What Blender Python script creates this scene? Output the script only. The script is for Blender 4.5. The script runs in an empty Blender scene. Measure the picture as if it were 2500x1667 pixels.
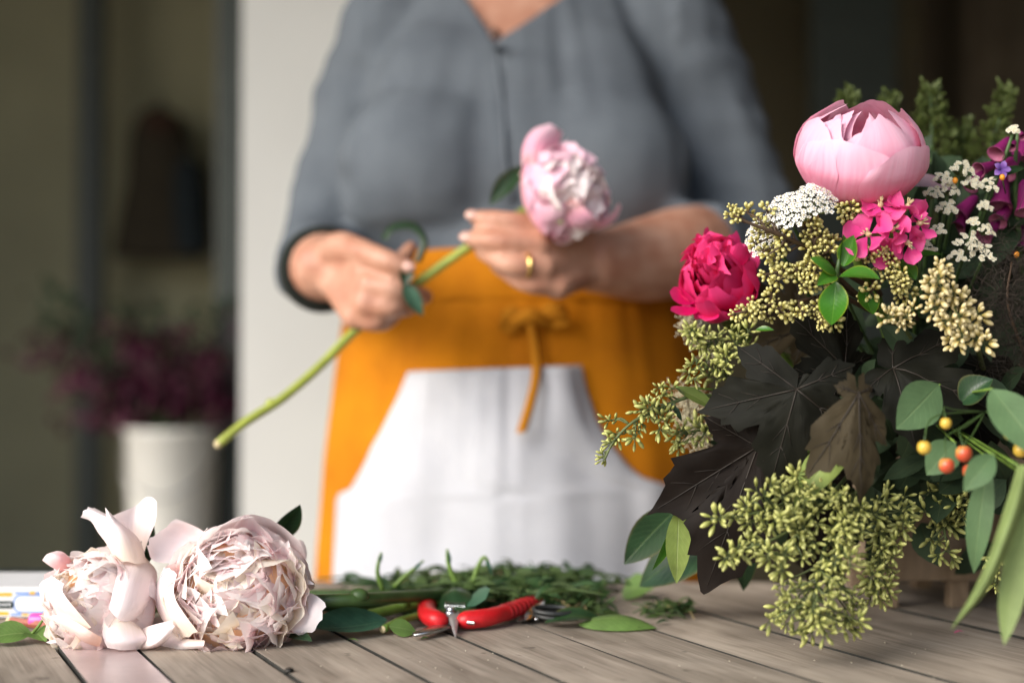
import bpy, bmesh, math, random
import numpy as np
from mathutils import Vector, Matrix, noise

# ------------------------------------------------------------------ camera
scene = bpy.context.scene
CAM_Z = 0.953
PITCH = math.radians(1.097)
FPX = 3472.0                      # focal length in photo pixels (50 mm on 36 mm, 2500 px wide)
cam_data = bpy.data.cameras.new('camera')
cam_data.lens = 50.0
cam_data.sensor_width = 36.0
cam_data.clip_start = 0.05
cam_data.clip_end = 900.0
cam_data.dof.use_dof = True
cam_data.dof.focus_distance = 1.03
cam_data.dof.aperture_fstop = 2.1
cam = bpy.data.objects.new('camera', cam_data)
cam.location = (0, 0, CAM_Z)
cam.rotation_euler = (math.pi / 2 + PITCH, 0, 0)
scene.collection.objects.link(cam)
scene.camera = cam

# ------------------------------------------------------------------ light
SUN_EL = math.radians(33)
SUN_AZ = math.radians(233)        # compass direction the light comes from (0 = +Y, clockwise)
world = bpy.data.worlds.new('World')
scene.world = world
world.use_nodes = True
wn = world.node_tree.nodes
wl = world.node_tree.links
bg = wn['Background']
sky = wn.new('ShaderNodeTexSky')
sky.sky_type = 'NISHITA'
sky.sun_disc = False
sky.sun_elevation = SUN_EL
sky.sun_rotation = SUN_AZ
sky.air_density = 1.0
sky.dust_density = 2.4
sky.ozone_density = 0.7
wl.new(sky.outputs[0], bg.inputs[0])
bg.inputs[1].default_value = 0.15
sun_data = bpy.data.lights.new('sun', 'SUN')
sun_data.energy = 3.1
sun_data.angle = math.radians(48)
sun_data.color = (1.0, 0.98, 0.95)
sun = bpy.data.objects.new('sun', sun_data)
_sd = Vector((math.sin(SUN_AZ) * math.cos(SUN_EL), math.cos(SUN_AZ) * math.cos(SUN_EL), math.sin(SUN_EL)))
sun.rotation_euler = _sd.to_track_quat('Z', 'Y').to_euler()
sun.location = (-3, -3, 4)
scene.collection.objects.link(sun)
scene.view_settings.view_transform = 'Standard'
scene.view_settings.look = 'None'
scene.view_settings.exposure = 0.68
scene.view_settings.gamma = 1.0
scene.cycles.use_denoising = True
scene.cycles.max_bounces = 9
scene.cycles.diffuse_bounces = 7
scene.cycles.glossy_bounces = 2
scene.cycles.transmission_bounces = 7
scene.cycles.transparent_max_bounces = 8

random.seed(7)
RNG = np.random.default_rng(7)
C = scene.collection
ORIG = {}

# ------------------------------------------------------------------ helpers
_cp, _sp = math.cos(PITCH), math.sin(PITCH)

def P(px, py, d):
    """the place in the scene that stands d metres in front of the camera and shows at photo pixel (px, py)"""
    x = (px - 1250.0) / FPX
    y = (833.5 - py) / FPX
    t = d / (_cp - y * _sp)
    return np.array([x * t, d, CAM_Z + t * (_sp + y * _cp)])

TABLE_Z = 0.75

def T(px, py, up=0.0):
    """the point of the table top seen at a photo pixel"""
    y = (833.5 - py) / FPX
    t = (TABLE_Z + up - CAM_Z) / (_sp + y * _cp)
    return np.array([(px - 1250.0) / FPX * t, t * (_cp - y * _sp), TABLE_Z + up])

def A(*v):
    return np.array(v, dtype=float)

def unit(v):
    v = np.asarray(v, dtype=float)
    n = np.linalg.norm(v)
    return v / n if n > 1e-12 else v

def catmull(pts, n):
    pts = np.asarray(pts, dtype=float)
    m = len(pts)
    if m == 1:
        return np.repeat(pts, n, 0)
    if m == 2:
        t = np.linspace(0, 1, n)[:, None]
        return pts[0] * (1 - t) + pts[1] * t
    ext = np.vstack([2 * pts[0] - pts[1], pts, 2 * pts[-1] - pts[-2]])
    ts = np.linspace(0, m - 1, n)
    i = np.minimum(ts.astype(int), m - 2)
    f = (ts - i)[:, None]
    p0, p1, p2, p3 = ext[i], ext[i + 1], ext[i + 2], ext[i + 3]
    return 0.5 * (2 * p1 + (p2 - p0) * f + (2 * p0 - 5 * p1 + 4 * p2 - p3) * f ** 2 + (3 * p1 - p0 - 3 * p2 + p3) * f ** 3)

def grid_faces(nu, nv, off=0):
    """nu columns of nv points, index = i*nv + j"""
    f = []
    for i in range(nu - 1):
        for j in range(nv - 1):
            a = off + i * nv + j
            f.append((a, a + nv, a + nv + 1, a + 1))
    return f

def loft(curves, nu=9, nv=11):
    cs = np.array([catmull(c, nv) for c in curves])
    out = np.stack([catmull(cs[:, j], nu) for j in range(nv)], 1)
    u, v = np.meshgrid(np.linspace(0, 1, nu), np.linspace(0, 1, nv), indexing='ij')
    return out.reshape(-1, 3), grid_faces(nu, nv), np.stack([u, v], -1).reshape(-1, 2)

def frames(path):
    path = np.asarray(path, dtype=float)
    tan = np.gradient(path, axis=0)
    tan /= np.maximum(np.linalg.norm(tan, axis=1), 1e-12)[:, None]
    ref = A(0, 0, 1) if abs(tan[0][2]) < 0.9 else A(1, 0, 0)
    n = unit(np.cross(tan[0], ref))
    N, B = [], []
    for t in tan:
        n = unit(n - t * np.dot(n, t))
        N.append(n)
        B.append(np.cross(t, n))
    return np.array(N), np.array(B)

def tube(path, radii, sides=8, squash=1.0, cap=True):
    path = np.asarray(path, dtype=float)
    n = len(path)
    radii = np.full(n, radii, dtype=float) if np.isscalar(radii) else np.interp(np.linspace(0, 1, n), np.linspace(0, 1, len(radii)), radii)
    N, B = frames(path)
    ang = np.linspace(0, 2 * math.pi, sides, endpoint=False)
    v = path[:, None, :] + radii[:, None, None] * (np.cos(ang)[None, :, None] * N[:, None, :] + squash * np.sin(ang)[None, :, None] * B[:, None, :])
    v = v.reshape(-1, 3)
    f = []
    for i in range(n - 1):
        for k in range(sides):
            a, b = i * sides + k, i * sides + (k + 1) % sides
            f.append((a, b, b + sides, a + sides))
    if cap:
        f.append(tuple(range(sides - 1, -1, -1)))
        f.append(tuple((n - 1) * sides + k for k in range(sides)))
    uv = np.stack([np.tile(np.linspace(0, 1, sides), n), np.repeat(np.linspace(0, 1, n), sides)], -1)
    return v, f, uv

def ellipsoid(c, r, rot=None, seg=16, rings=10):
    v, f = [], []
    for i in range(rings + 1):
        th = math.pi * i / rings
        for k in range(seg):
            ph = 2 * math.pi * k / seg
            v.append((math.sin(th) * math.cos(ph) * r[0], math.sin(th) * math.sin(ph) * r[1], math.cos(th) * r[2]))
    v = np.array(v)
    if rot is not None:
        v = v @ np.array(rot).T
    v += np.asarray(c)
    for i in range(rings):
        for k in range(seg):
            a, b = i * seg + k, i * seg + (k + 1) % seg
            if i == 0:
                f.append((a, a + seg, b + seg))
            elif i == rings - 1:
                f.append((a, a + seg, b))
            else:
                f.append((a, a + seg, b + seg, b))
    uv = np.stack([np.tile(np.linspace(0, 1, seg), rings + 1), np.repeat(np.linspace(0, 1, rings + 1), seg)], -1)
    return v, f, uv

def box(lo, hi, bev=0.0):
    """a box, edges chamfered by bev"""
    lo, hi = np.asarray(lo, float), np.asarray(hi, float)
    if bev <= 0:
        v = np.array([(x, y, z) for x in (lo[0], hi[0]) for y in (lo[1], hi[1]) for z in (lo[2], hi[2])])
        f = [(0, 1, 3, 2), (4, 6, 7, 5), (0, 4, 5, 1), (2, 3, 7, 6), (0, 2, 6, 4), (1, 5, 7, 3)]
        return v, f, np.zeros((8, 2))
    bm = bmesh.new()
    bmesh.ops.create_cube(bm, size=1.0)
    for vv in bm.verts:
        vv.co = Vector(lo + (np.array(vv.co) + 0.5) * (hi - lo))
    bmesh.ops.bevel(bm, geom=bm.edges[:], offset=bev, segments=2, profile=0.6, affect='EDGES')
    bm.verts.index_update()
    v = np.array([tuple(x.co) for x in bm.verts])
    f = [tuple(x.index for x in fc.verts) for fc in bm.faces]
    bm.free()
    return v, f, np.zeros((len(v), 2))

def prism(poly, z0, z1, bev=0.0):
    """extrude a convex 2-D polygon; the top edge is chamfered"""
    poly = np.asarray(poly, float)
    n = len(poly)
    c = poly.mean(0)
    ins = poly + np.array([unit(c - p) for p in poly]) * bev
    v = np.vstack([np.c_[poly, np.full(n, z0)], np.c_[poly, np.full(n, z1 - bev)], np.c_[ins, np.full(n, z1)]])
    f = [tuple(range(n - 1, -1, -1)), tuple(range(2 * n, 3 * n))]
    for r in range(2):
        for k in range(n):
            a, b = r * n + k, r * n + (k + 1) % n
            f.append((a, b, b + n, a + n))
    return v, f, np.zeros((len(v), 2))

def lathe(profile, seg=24, M=None):
    prof = np.asarray(profile, float)
    n = len(prof)
    v = []
    for k in range(seg):
        a = 2 * math.pi * k / seg
        for r, z in prof:
            v.append((r * math.cos(a), r * math.sin(a), z))
    v = np.array(v)
    f = []
    for k in range(seg):
        for j in range(n - 1):
            a, b = k * n + j, ((k + 1) % seg) * n + j
            f.append((a, b, b + 1, a + 1))
    uv = np.stack([np.repeat(np.linspace(0, 1, seg), n), np.tile(np.linspace(0, 1, n), seg)], -1)
    if M is not None:
        v = xf(v, M)
    return v, f, uv

def xf(v, M):
    M = np.array(M)
    return v @ M[:3, :3].T + M[:3, 3]

def merge(*parts):
    V, F, U, o = [], [], [], 0
    for v, f, uv in parts:
        V.append(v); U.append(uv)
        F += [tuple(i + o for i in q) for q in f]
        o += len(v)
    return np.vstack(V), F, np.vstack(U)

def mesh(name, geo, smooth=True):
    v, f, uv = geo
    me = bpy.data.meshes.new(name)
    me.from_pydata([tuple(p) for p in v], [], [tuple(q) for q in f])
    if uv is not None:
        lay = me.uv_layers.new(name='UVMap')
        li = np.zeros(len(me.loops), dtype=np.int32)
        me.loops.foreach_get('vertex_index', li)
        lay.data.foreach_set('uv', np.asarray(uv, dtype=np.float32)[li].ravel())
    if smooth:
        me.polygons.foreach_set('use_smooth', np.ones(len(me.polygons), dtype=bool))
    me.update()
    return me

def tag(o, label=None, cat=None, group=None, kind=None):
    if label: o['label'] = label
    if cat: o['category'] = cat
    if group: o['group'] = group
    if kind: o['kind'] = kind
    return o

def thing(name, label, cat, loc, group=None):
    o = bpy.data.objects.new(name, None)
    o.empty_display_size = 0.02
    o.location = tuple(loc)
    C.objects.link(o)
    ORIG[o] = np.asarray(loc, float)
    return tag(o, label, cat, group)

def part(name, geo, mat, parent=None, smooth=True, label=None):
    """a mesh built in scene coordinates; a child keeps its place under its parent"""
    org = ORIG[parent] if parent is not None else np.zeros(3)
    v, f, uv = geo
    me = mesh(name, (np.asarray(v) - org, f, uv), smooth)
    me.materials.append(mat)
    o = bpy.data.objects.new(name, me)
    C.objects.link(o)
    if parent is not None:
        o.parent = parent
    ORIG[o] = org
    if label: o['label'] = label
    return o

def inst(name, me, M, parent):
    """another individual that shares mesh data, set by a scene matrix"""
    o = bpy.data.objects.new(name, me)
    C.objects.link(o)
    org = ORIG[parent]
    o.parent = parent
    o.matrix_basis = Matrix.Translation(Vector(-org)) @ M
    ORIG[o] = org
    return o

def basis(z, twist=0.0, up=(0, 0, 1)):
    """rotation whose Z column is z"""
    z = unit(z)
    up = np.asarray(up, float)
    if abs(np.dot(z, unit(up))) > 0.98:
        up = A(1, 0, 0)
    x = unit(np.cross(up, z))
    y = np.cross(z, x)
    c, s = math.cos(twist), math.sin(twist)
    return np.stack([c * x + s * y, -s * x + c * y, z], 1)

def mat4(R, t, s=1.0):
    M = np.eye(4)
    M[:3, :3] = np.asarray(R) * s
    M[:3, 3] = t
    return Matrix(M.tolist())

# ------------------------------------------------------------------ materials
def new_mat(name):
    m = bpy.data.materials.new(name)
    m.use_nodes = True
    nt = m.node_tree
    return m, nt, nt.nodes, nt.links, nt.nodes['Principled BSDF']

def rgb(c):
    return (c[0], c[1], c[2], 1.0)

def ramp(nodes, stops):
    r = nodes.new('ShaderNodeValToRGB')
    e = r.color_ramp.elements
    while len(e) < len(stops):
        e.new(0.5)
    for el, (p, c) in zip(e, stops):
        el.position = p
        el.color = rgb(c)
    return r

def simple(name, col, rough=0.5, metal=0.0, var=0.12, scale=60.0, bump=0.0, bscale=None, spec=0.5, coat=0.0):
    m, nt, n, l, b = new_mat(name)
    tc = n.new('ShaderNodeTexCoord')
    no = n.new('ShaderNodeTexNoise')
    no.inputs['Scale'].default_value = scale
    no.inputs['Detail'].default_value = 5
    l.new(tc.outputs['Object'], no.inputs['Vector'])
    r = ramp(n, [(0.3, [c * (1 - var) for c in col]), (0.7, [min(1, c * (1 + var)) for c in col])])
    l.new(no.outputs['Fac'], r.inputs[0])
    l.new(r.outputs[0], b.inputs['Base Color'])
    b.inputs['Roughness'].default_value = rough
    b.inputs['Metallic'].default_value = metal
    b.inputs['Specular IOR Level'].default_value = spec
    b.inputs['Coat Weight'].default_value = coat
    if bump > 0:
        n2 = n.new('ShaderNodeTexNoise')
        n2.inputs['Scale'].default_value = bscale or scale * 3
        n2.inputs['Detail'].default_value = 4
        l.new(tc.outputs['Object'], n2.inputs['Vector'])
        bp = n.new('ShaderNodeBump')
        bp.inputs['Strength'].default_value = bump
        bp.inputs['Distance'].default_value = 0.002
        l.new(n2.outputs['Fac'], bp.inputs['Height'])
        l.new(bp.outputs[0], b.inputs['Normal'])
    return m

def petal_mat(name, base, mid, tip, transl=0.35, rough=0.55, hue=0.0, val=0.1, streak=0.12):
    """petal tissue: colour runs from claw to tip, fine veins, light passes through"""
    m, nt, n, l, b = new_mat(name)
    uv = n.new('ShaderNodeUVMap')
    sep = n.new('ShaderNodeSeparateXYZ')
    l.new(uv.outputs[0], sep.inputs[0])
    mp = n.new('ShaderNodeMapping')
    mp.inputs['Scale'].default_value = (26, 1.6, 1)
    l.new(uv.outputs[0], mp.inputs['Vector'])
    oi = n.new('ShaderNodeObjectInfo')
    no = n.new('ShaderNodeTexNoise')
    no.noise_dimensions = '4D'
    no.inputs['Scale'].default_value = 1.0
    no.inputs['Detail'].default_value = 4
    l.new(mp.outputs[0], no.inputs['Vector'])
    mul = n.new('ShaderNodeMath'); mul.operation = 'MULTIPLY'; mul.inputs[1].default_value = 37.0
    l.new(oi.outputs['Random'], mul.inputs[0])
    l.new(mul.outputs[0], no.inputs['W'])
    ad = n.new('ShaderNodeMath'); ad.operation = 'MULTIPLY_ADD'
    l.new(no.outputs['Fac'], ad.inputs[0])
    ad.inputs[1].default_value = streak * 2
    sb = n.new('ShaderNodeMath'); sb.operation = 'SUBTRACT'; sb.inputs[1].default_value = streak
    l.new(sep.outputs[1], sb.inputs[0])
    l.new(sb.outputs[0], ad.inputs[2])
    r = ramp(n, [(0.05, base), (0.5, mid), (0.92, tip)])
    l.new(ad.outputs[0], r.inputs[0])
    hs = n.new('ShaderNodeHueSaturation')
    mr = n.new('ShaderNodeMapRange')
    mr.inputs['To Min'].default_value = 1 - val
    mr.inputs['To Max'].default_value = 1 + val * 0.6
    l.new(oi.outputs['Random'], mr.inputs['Value'])
    l.new(mr.outputs[0], hs.inputs['Value'])
    mr2 = n.new('ShaderNodeMapRange')
    mr2.inputs['To Min'].default_value = 0.5 - hue
    mr2.inputs['To Max'].default_value = 0.5 + hue
    l.new(no.outputs['Fac'], mr2.inputs['Value'])
    l.new(mr2.outputs[0], hs.inputs['Hue'])
    l.new(r.outputs[0], hs.inputs['Color'])
    l.new(hs.outputs[0], b.inputs['Base Color'])
    b.inputs['Roughness'].default_value = rough
    b.inputs['Specular IOR Level'].default_value = 0.3
    bp = n.new('ShaderNodeBump')
    bp.inputs['Strength'].default_value = 0.25
    bp.inputs['Distance'].default_value = 0.0012
    l.new(no.outputs['Fac'], bp.inputs['Height'])
    l.new(bp.outputs[0], b.inputs['Normal'])
    tr = n.new('ShaderNodeBsdfTranslucent')
    l.new(hs.outputs[0], tr.inputs['Color'])
    mx = n.new('ShaderNodeMixShader')
    mx.inputs[0].default_value = transl
    l.new(b.outputs[0], mx.inputs[1])
    l.new(tr.outputs[0], mx.inputs[2])
    l.new(mx.outputs[0], n['Material Output'].inputs['Surface'])
    return m

def leaf_mat(name, col, vein, edge=None, transl=0.2, rough=0.45, spec=0.4, blot=0.25, spots=0.0):
    """leaf blade: midrib and side veins from the blade's own coordinates, mottling, some light through"""
    m, nt, n, l, b = new_mat(name)
    uv = n.new('ShaderNodeUVMap')
    sep = n.new('ShaderNodeSeparateXYZ')
    l.new(uv.outputs[0], sep.inputs[0])
    def M(op, a, b_=None, c=None):
        q = n.new('ShaderNodeMath'); q.operation = op
        for i, x in enumerate((a, b_, c)):
            if x is None: continue
            if isinstance(x, (int, float)): q.inputs[i].default_value = x
            else: l.new(x, q.inputs[i])
        return q.outputs[0]
    au = M('ABSOLUTE', M('SUBTRACT', sep.outputs[0], 0.5))
    mid = M('SUBTRACT', 1.0, M('MULTIPLY', au, 30.0))
    mid = M('MAXIMUM', mid, 0.0)
    sv = M('SINE', M('MULTIPLY', M('SUBTRACT', sep.outputs[1], M('MULTIPLY', au, 0.55)), 62.0))
    sv = M('MULTIPLY', M('MAXIMUM', M('SUBTRACT', sv, 0.86), 0.0), 2.2)
    vf = M('MINIMUM', M('ADD', mid, sv), 1.0)
    tc = n.new('ShaderNodeTexCoord')
    no = n.new('ShaderNodeTexNoise')
    no.inputs['Scale'].default_value = 55
    no.inputs['Detail'].default_value = 6
    l.new(tc.outputs['Object'], no.inputs['Vector'])
    r = ramp(n, [(0.3, [c * (1 - blot) for c in col]), (0.68, [c * (1 + blot) for c in col])])
    l.new(no.outputs['Fac'], r.inputs[0])
    m1 = n.new('ShaderNodeMix'); m1.data_type = 'RGBA'
    l.new(M('MULTIPLY', vf, 0.75), m1.inputs[0])
    l.new(r.outputs[0], m1.inputs[6])
    m1.inputs[7].default_value = rgb(vein)
    last = m1.outputs[2]
    if edge is not None:
        m2 = n.new('ShaderNodeMix'); m2.data_type = 'RGBA'
        l.new(M('MULTIPLY', M('MAXIMUM', M('SUBTRACT', au, 0.42), 0.0), 9.0), m2.inputs[0])
        l.new(last, m2.inputs[6])
        m2.inputs[7].default_value = rgb(edge)
        last = m2.outputs[2]
    if spots > 0:
        vo = n.new('ShaderNodeTexNoise')
        vo.inputs['Scale'].default_value = 160
        l.new(tc.outputs['Object'], vo.inputs['Vector'])
        m3 = n.new('ShaderNodeMix'); m3.data_type = 'RGBA'
        l.new(M('MULTIPLY', M('GREATER_THAN', vo.outputs['Fac'], 0.70), spots), m3.inputs[0])
        l.new(last, m3.inputs[6])
        m3.inputs[7].default_value = rgb((0.03, 0.02, 0.012))
        last = m3.outputs[2]
    l.new(last, b.inputs['Base Color'])
    b.inputs['Roughness'].default_value = rough
    b.inputs['Specular IOR Level'].default_value = spec
    bp = n.new('ShaderNodeBump')
    bp.inputs['Strength'].default_value = 0.35
    bp.inputs['Distance'].default_value = 0.001
    l.new(M('SUBTRACT', no.outputs['Fac'], vf), bp.inputs['Height'])
    l.new(bp.outputs[0], b.inputs['Normal'])
    tr = n.new('ShaderNodeBsdfTranslucent')
    l.new(last, tr.inputs['Color'])
    mx = n.new('ShaderNodeMixShader')
    mx.inputs[0].default_value = transl
    l.new(b.outputs[0], mx.inputs[1])
    l.new(tr.outputs[0], mx.inputs[2])
    l.new(mx.outputs[0], n['Material Output'].inputs['Surface'])
    return m

def fabric(name, col, col2, weave=900.0, bump=0.35, rough=0.9, slub=0.5):
    m, nt, n, l, b = new_mat(name)
    tc = n.new('ShaderNodeTexCoord')
    no = n.new('ShaderNodeTexNoise')
    no.inputs['Scale'].default_value = 14
    no.inputs['Detail'].default_value = 6
    l.new(tc.outputs['Object'], no.inputs['Vector'])
    mp = n.new('ShaderNodeMapping')
    mp.inputs['Scale'].default_value = (weave * 0.2, weave * 0.2, weave)
    l.new(tc.outputs['Object'], mp.inputs['Vector'])
    w = n.new('ShaderNodeTexNoise')
    w.inputs['Scale'].default_value = 1.0
    w.inputs['Detail'].default_value = 3
    l.new(mp.outputs[0], w.inputs['Vector'])
    mxf = n.new('ShaderNodeMath'); mxf.operation = 'MULTIPLY_ADD'
    l.new(w.outputs['Fac'], mxf.inputs[0]); mxf.inputs[1].default_value = slub
    l.new(no.outputs['Fac'], mxf.inputs[2])
    r = ramp(n, [(0.35, col2), (0.95, col)])
    l.new(mxf.outputs[0], r.inputs[0])
    l.new(r.outputs[0], b.inputs['Base Color'])
    b.inputs['Roughness'].default_value = rough
    b.inputs['Specular IOR Level'].default_value = 0.2
    bp = n.new('ShaderNodeBump')
    bp.inputs['Strength'].default_value = bump
    bp.inputs['Distance'].default_value = 0.001
    l.new(w.outputs['Fac'], bp.inputs['Height'])
    l.new(bp.outputs[0], b.inputs['Normal'])
    return m

def wood(name, dark, light, direction=(0, 1, 0), rough=0.75, spec=0.25, grain=1.0):
    """weathered boards: grain stretched along the board, each board its own offset"""
    m, nt, n, l, b = new_mat(name)
    tc = n.new('ShaderNodeTexCoord')
    oi = n.new('ShaderNodeObjectInfo')
    ang = math.atan2(direction[0], direction[1])
    add = n.new('ShaderNodeVectorMath'); add.operation = 'ADD'
    cmb = n.new('ShaderNodeCombineXYZ')
    mu = n.new('ShaderNodeMath'); mu.operation = 'MULTIPLY'; mu.inputs[1].default_value = 23.0
    l.new(oi.outputs['Random'], mu.inputs[0])
    l.new(mu.outputs[0], cmb.inputs[2])
    rot = n.new('ShaderNodeMapping')
    rot.inputs['Rotation'].default_value = (0, 0, ang)
    l.new(tc.outputs['Object'], rot.inputs['Vector'])
    l.new(rot.outputs[0], add.inputs[0])
    l.new(cmb.outputs[0], add.inputs[1])
    def nz(scale, vec, detail=6, dist=0.0):
        mp = n.new('ShaderNodeMapping')
        mp.inputs['Scale'].default_value = vec
        l.new(add.outputs[0], mp.inputs['Vector'])
        q = n.new('ShaderNodeTexNoise')
        q.inputs['Scale'].default_value = scale
        q.inputs['Detail'].default_value = detail
        q.inputs['Distortion'].default_value = dist
        l.new(mp.outputs[0], q.inputs['Vector'])
        return q.outputs['Fac']
    g1 = nz(1.0, (420 * grain, 12, 40), 5, 0.3)
    g2 = nz(1.0, (70, 7, 10), 5, 0.8)
    g3 = nz(1.0, (22, 9, 5), 4, 0.5)
    mid = [a * 0.5 + b2 * 0.5 for a, b2 in zip(dark, light)]
    r = ramp(n, [(0.28, dark), (0.5, mid), (0.72, light)])
    s = n.new('ShaderNodeMath'); s.operation = 'MULTIPLY_ADD'; s.inputs[1].default_value = 0.45
    l.new(g1, s.inputs[0])
    s2 = n.new('ShaderNodeMath'); s2.operation = 'MULTIPLY'; s2.inputs[1].default_value = 0.55
    l.new(g2, s2.inputs[0]); l.new(s2.outputs[0], s.inputs[2])
    l.new(s.outputs[0], r.inputs[0])
    # silvery weathering and grey-brown stains
    m1 = n.new('ShaderNodeMix'); m1.data_type = 'RGBA'
    rr = ramp(n, [(0.50, (0, 0, 0)), (0.68, (1, 1, 1))])
    l.new(g3, rr.inputs[0])
    q = n.new('ShaderNodeMath'); q.operation = 'MULTIPLY'; q.inputs[1].default_value = 0.45
    l.new(rr.outputs[0], q.inputs[0])
    l.new(q.outputs[0], m1.inputs[0])
    l.new(r.outputs[0], m1.inputs[6])
    m1.inputs[7].default_value = rgb([c * 1.25 for c in light])
    # dark specks and knots
    vo = nz(1.0, (60, 45, 60), 2, 0.0)
    rr2 = ramp(n, [(0.70, (0, 0, 0)), (0.76, (1, 1, 1))])
    l.new(vo, rr2.inputs[0])
    m2 = n.new('ShaderNodeMix'); m2.data_type = 'RGBA'
    q2 = n.new('ShaderNodeMath'); q2.operation = 'MULTIPLY'; q2.inputs[1].default_value = 0.6
    l.new(rr2.outputs[0], q2.inputs[0])
    l.new(q2.outputs[0], m2.inputs[0])
    l.new(m1.outputs[2], m2.inputs[6])
    m2.inputs[7].default_value = rgb([c * 0.35 for c in dark])
    hs = n.new('ShaderNodeHueSaturation')
    mr = n.new('ShaderNodeMapRange')
    mr.inputs['To Min'].default_value = 0.86; mr.inputs['To Max'].default_value = 1.12
    l.new(oi.outputs['Random'], mr.inputs['Value'])
    l.new(mr.outputs[0], hs.inputs['Value'])
    l.new(m2.outputs[2], hs.inputs['Color'])
    l.new(hs.outputs[0], b.inputs['Base Color'])
    b.inputs['Roughness'].default_value = rough
    b.inputs['Specular IOR Level'].default_value = spec
    bp = n.new('ShaderNodeBump')
    bp.inputs['Strength'].default_value = 0.5
    bp.inputs['Distance'].default_value = 0.0012
    l.new(s.outputs[0], bp.inputs['Height'])
    l.new(bp.outputs[0], b.inputs['Normal'])
    return m

# ================================================================== the place
M_paving = simple('paving', (0.30, 0.28, 0.25), 0.9, var=0.25, scale=6, bump=0.5, bscale=40)
M_white_wall = simple('white_render', (0.65, 0.65, 0.62), 0.85, var=0.03, scale=5, bump=0.25, bscale=120)
M_trim = simple('white_trim_paint', (0.78, 0.78, 0.74), 0.6, var=0.02, scale=8)
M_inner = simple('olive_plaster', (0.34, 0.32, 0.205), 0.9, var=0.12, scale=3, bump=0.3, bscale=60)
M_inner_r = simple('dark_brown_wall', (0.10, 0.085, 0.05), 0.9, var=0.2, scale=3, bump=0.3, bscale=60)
M_post = simple('black_green_paint', (0.035, 0.045, 0.038), 0.5, var=0.15, scale=20)
M_ceiling = simple('ceiling_boards', (0.22, 0.20, 0.16), 0.85, var=0.15, scale=8)
M_sky_block = wood('sky_block_boards', (0.05, 0.04, 0.03), (0.13, 0.105, 0.075), (0, 0, 1))  # boards of the added light-blocking wall

def struct(name, geo, m, smooth=False):
    o = part(name, geo, m, None, smooth)
    o['kind'] = 'structure'
    return o

struct('ground', box((-150, -150, -0.10), (150, 150, 0.0)), M_paving)

# house front: a white pier between two openings, a dim room behind it
WX0, WX1 = P(588, 0, 2.40)[0], P(1700, 0, 2.40)[0]
pier = thing('white_pier', 'pale rendered wall pier directly behind the person', 'wall', ((WX0 + WX1) / 2, 2.48, 0))
part('wall', box((WX0, 2.41, 0), (WX1, 2.56, 2.52)), M_white_wall, pier, False)
part('skirting', box((WX0 + 0.002, 2.392, 0), (WX1 - 0.01, 2.409, 0.12), 0.004), M_trim, pier, False)

lint = thing('lintel', 'long pale beam over the openings behind the person', 'beam', (0, 2.48, 2.53))
part('beam', box((-2.9, 2.40, 2.53), (2.4, 2.56, 2.76)), M_white_wall, lint, False)
wl_ = thing('far_left_wall', 'pale wall at the far left end of the house front', 'wall', (-2.6, 2.48, 0))
part('wall', box((-2.9, 2.41, 0), (-2.25, 2.56, 2.52)), M_white_wall, wl_, False)

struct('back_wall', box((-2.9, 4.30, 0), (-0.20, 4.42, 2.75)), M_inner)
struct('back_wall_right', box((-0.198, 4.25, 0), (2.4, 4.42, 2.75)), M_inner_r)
struct('room_side_wall', box((-3.0, 2.57, 0), (-2.902, 4.42, 2.75)), M_inner)
struct('ceiling_shade_roof', box((-3.0, -0.05, 2.77), (2.5, 4.45, 2.86)), M_ceiling)  # unseen; carried forward past the room as an added roof to shade the person
side = thing('sky_block_wall', 'dark boarded wall added out of view on the right to block sky light', 'wall', (1.24, 1.3, 0))  # unseen wall, added to keep the right side dark
for k in range(23):
    y0 = -0.60 + k * 0.218
    part('board', box((1.22, y0, 0), (1.252 + 0.004 * (k % 2), y0 + 0.212, 2.76), 0.004), M_sky_block, side, False)

# dark uprights in the room
def upright(px0, px1, d, label):
    x0, x1 = P(px0, 0, d)[0], P(px1, 0, d)[0]
    t = thing('door_post', label, 'post', ((x0 + x1) / 2, d, 0), 'dark posts in the dim room')
    part('post', box((x0, d, 0), (x1, d + 0.07, 2.75), 0.006), M_post, t, False)
    part('base_block', box((x0 - 0.012, d - 0.012, 0), (x1 + 0.012, d + 0.082, 0.10), 0.004), M_post, t, False)
    return t
upright(188, 246, 4.05, 'dark upright post on the olive back wall, left of the white bucket')
upright(528, 600, 3.10, 'black-green post close beside the edge of the white wall')
upright(1985, 2190, 3.70, 'broad black post behind the pink peony')

# ------------------------------------------------------------------ table
UDIR = unit(A(-0.475, 1, 0))
NDIR = A(UDIR[1], -UDIR[0], 0)
M_table = wood('weathered_table_boards', (0.125, 0.100, 0.074), (0.43, 0.37, 0.305), (UDIR[0], UDIR[1], 0), 0.62, 0.35)
M_pinkboard = simple('dusky_pink_strip', (0.42, 0.335, 0.325), 0.24, var=0.10, scale=22, bump=0.06, bscale=300, spec=0.5)
M_gap_shade = simple('gap_shade_edge', (0.028, 0.027, 0.022), 0.95, var=0.3, scale=80)  # near-black plank sides: the shade of the gaps is put into the colour
M_leg = wood('table_legs', (0.10, 0.075, 0.05), (0.24, 0.19, 0.14), (0, 0, 1))
TX0, TX1, TY0, TY1 = -0.95, 1.05, 0.30, 1.365

def clip(poly, nx, ny, c):
    out = []
    for i in range(len(poly)):
        a, b = poly[i], poly[(i + 1) % len(poly)]
        da, db = nx * a[0] + ny * a[1] - c, nx * b[0] + ny * b[1] - c
        if da <= 0: out.append(a)
        if da * db < 0:
            t = da / (da - db)
            out.append((a[0] + t * (b[0] - a[0]), a[1] + t * (b[1] - a[1])))
    return out

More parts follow.
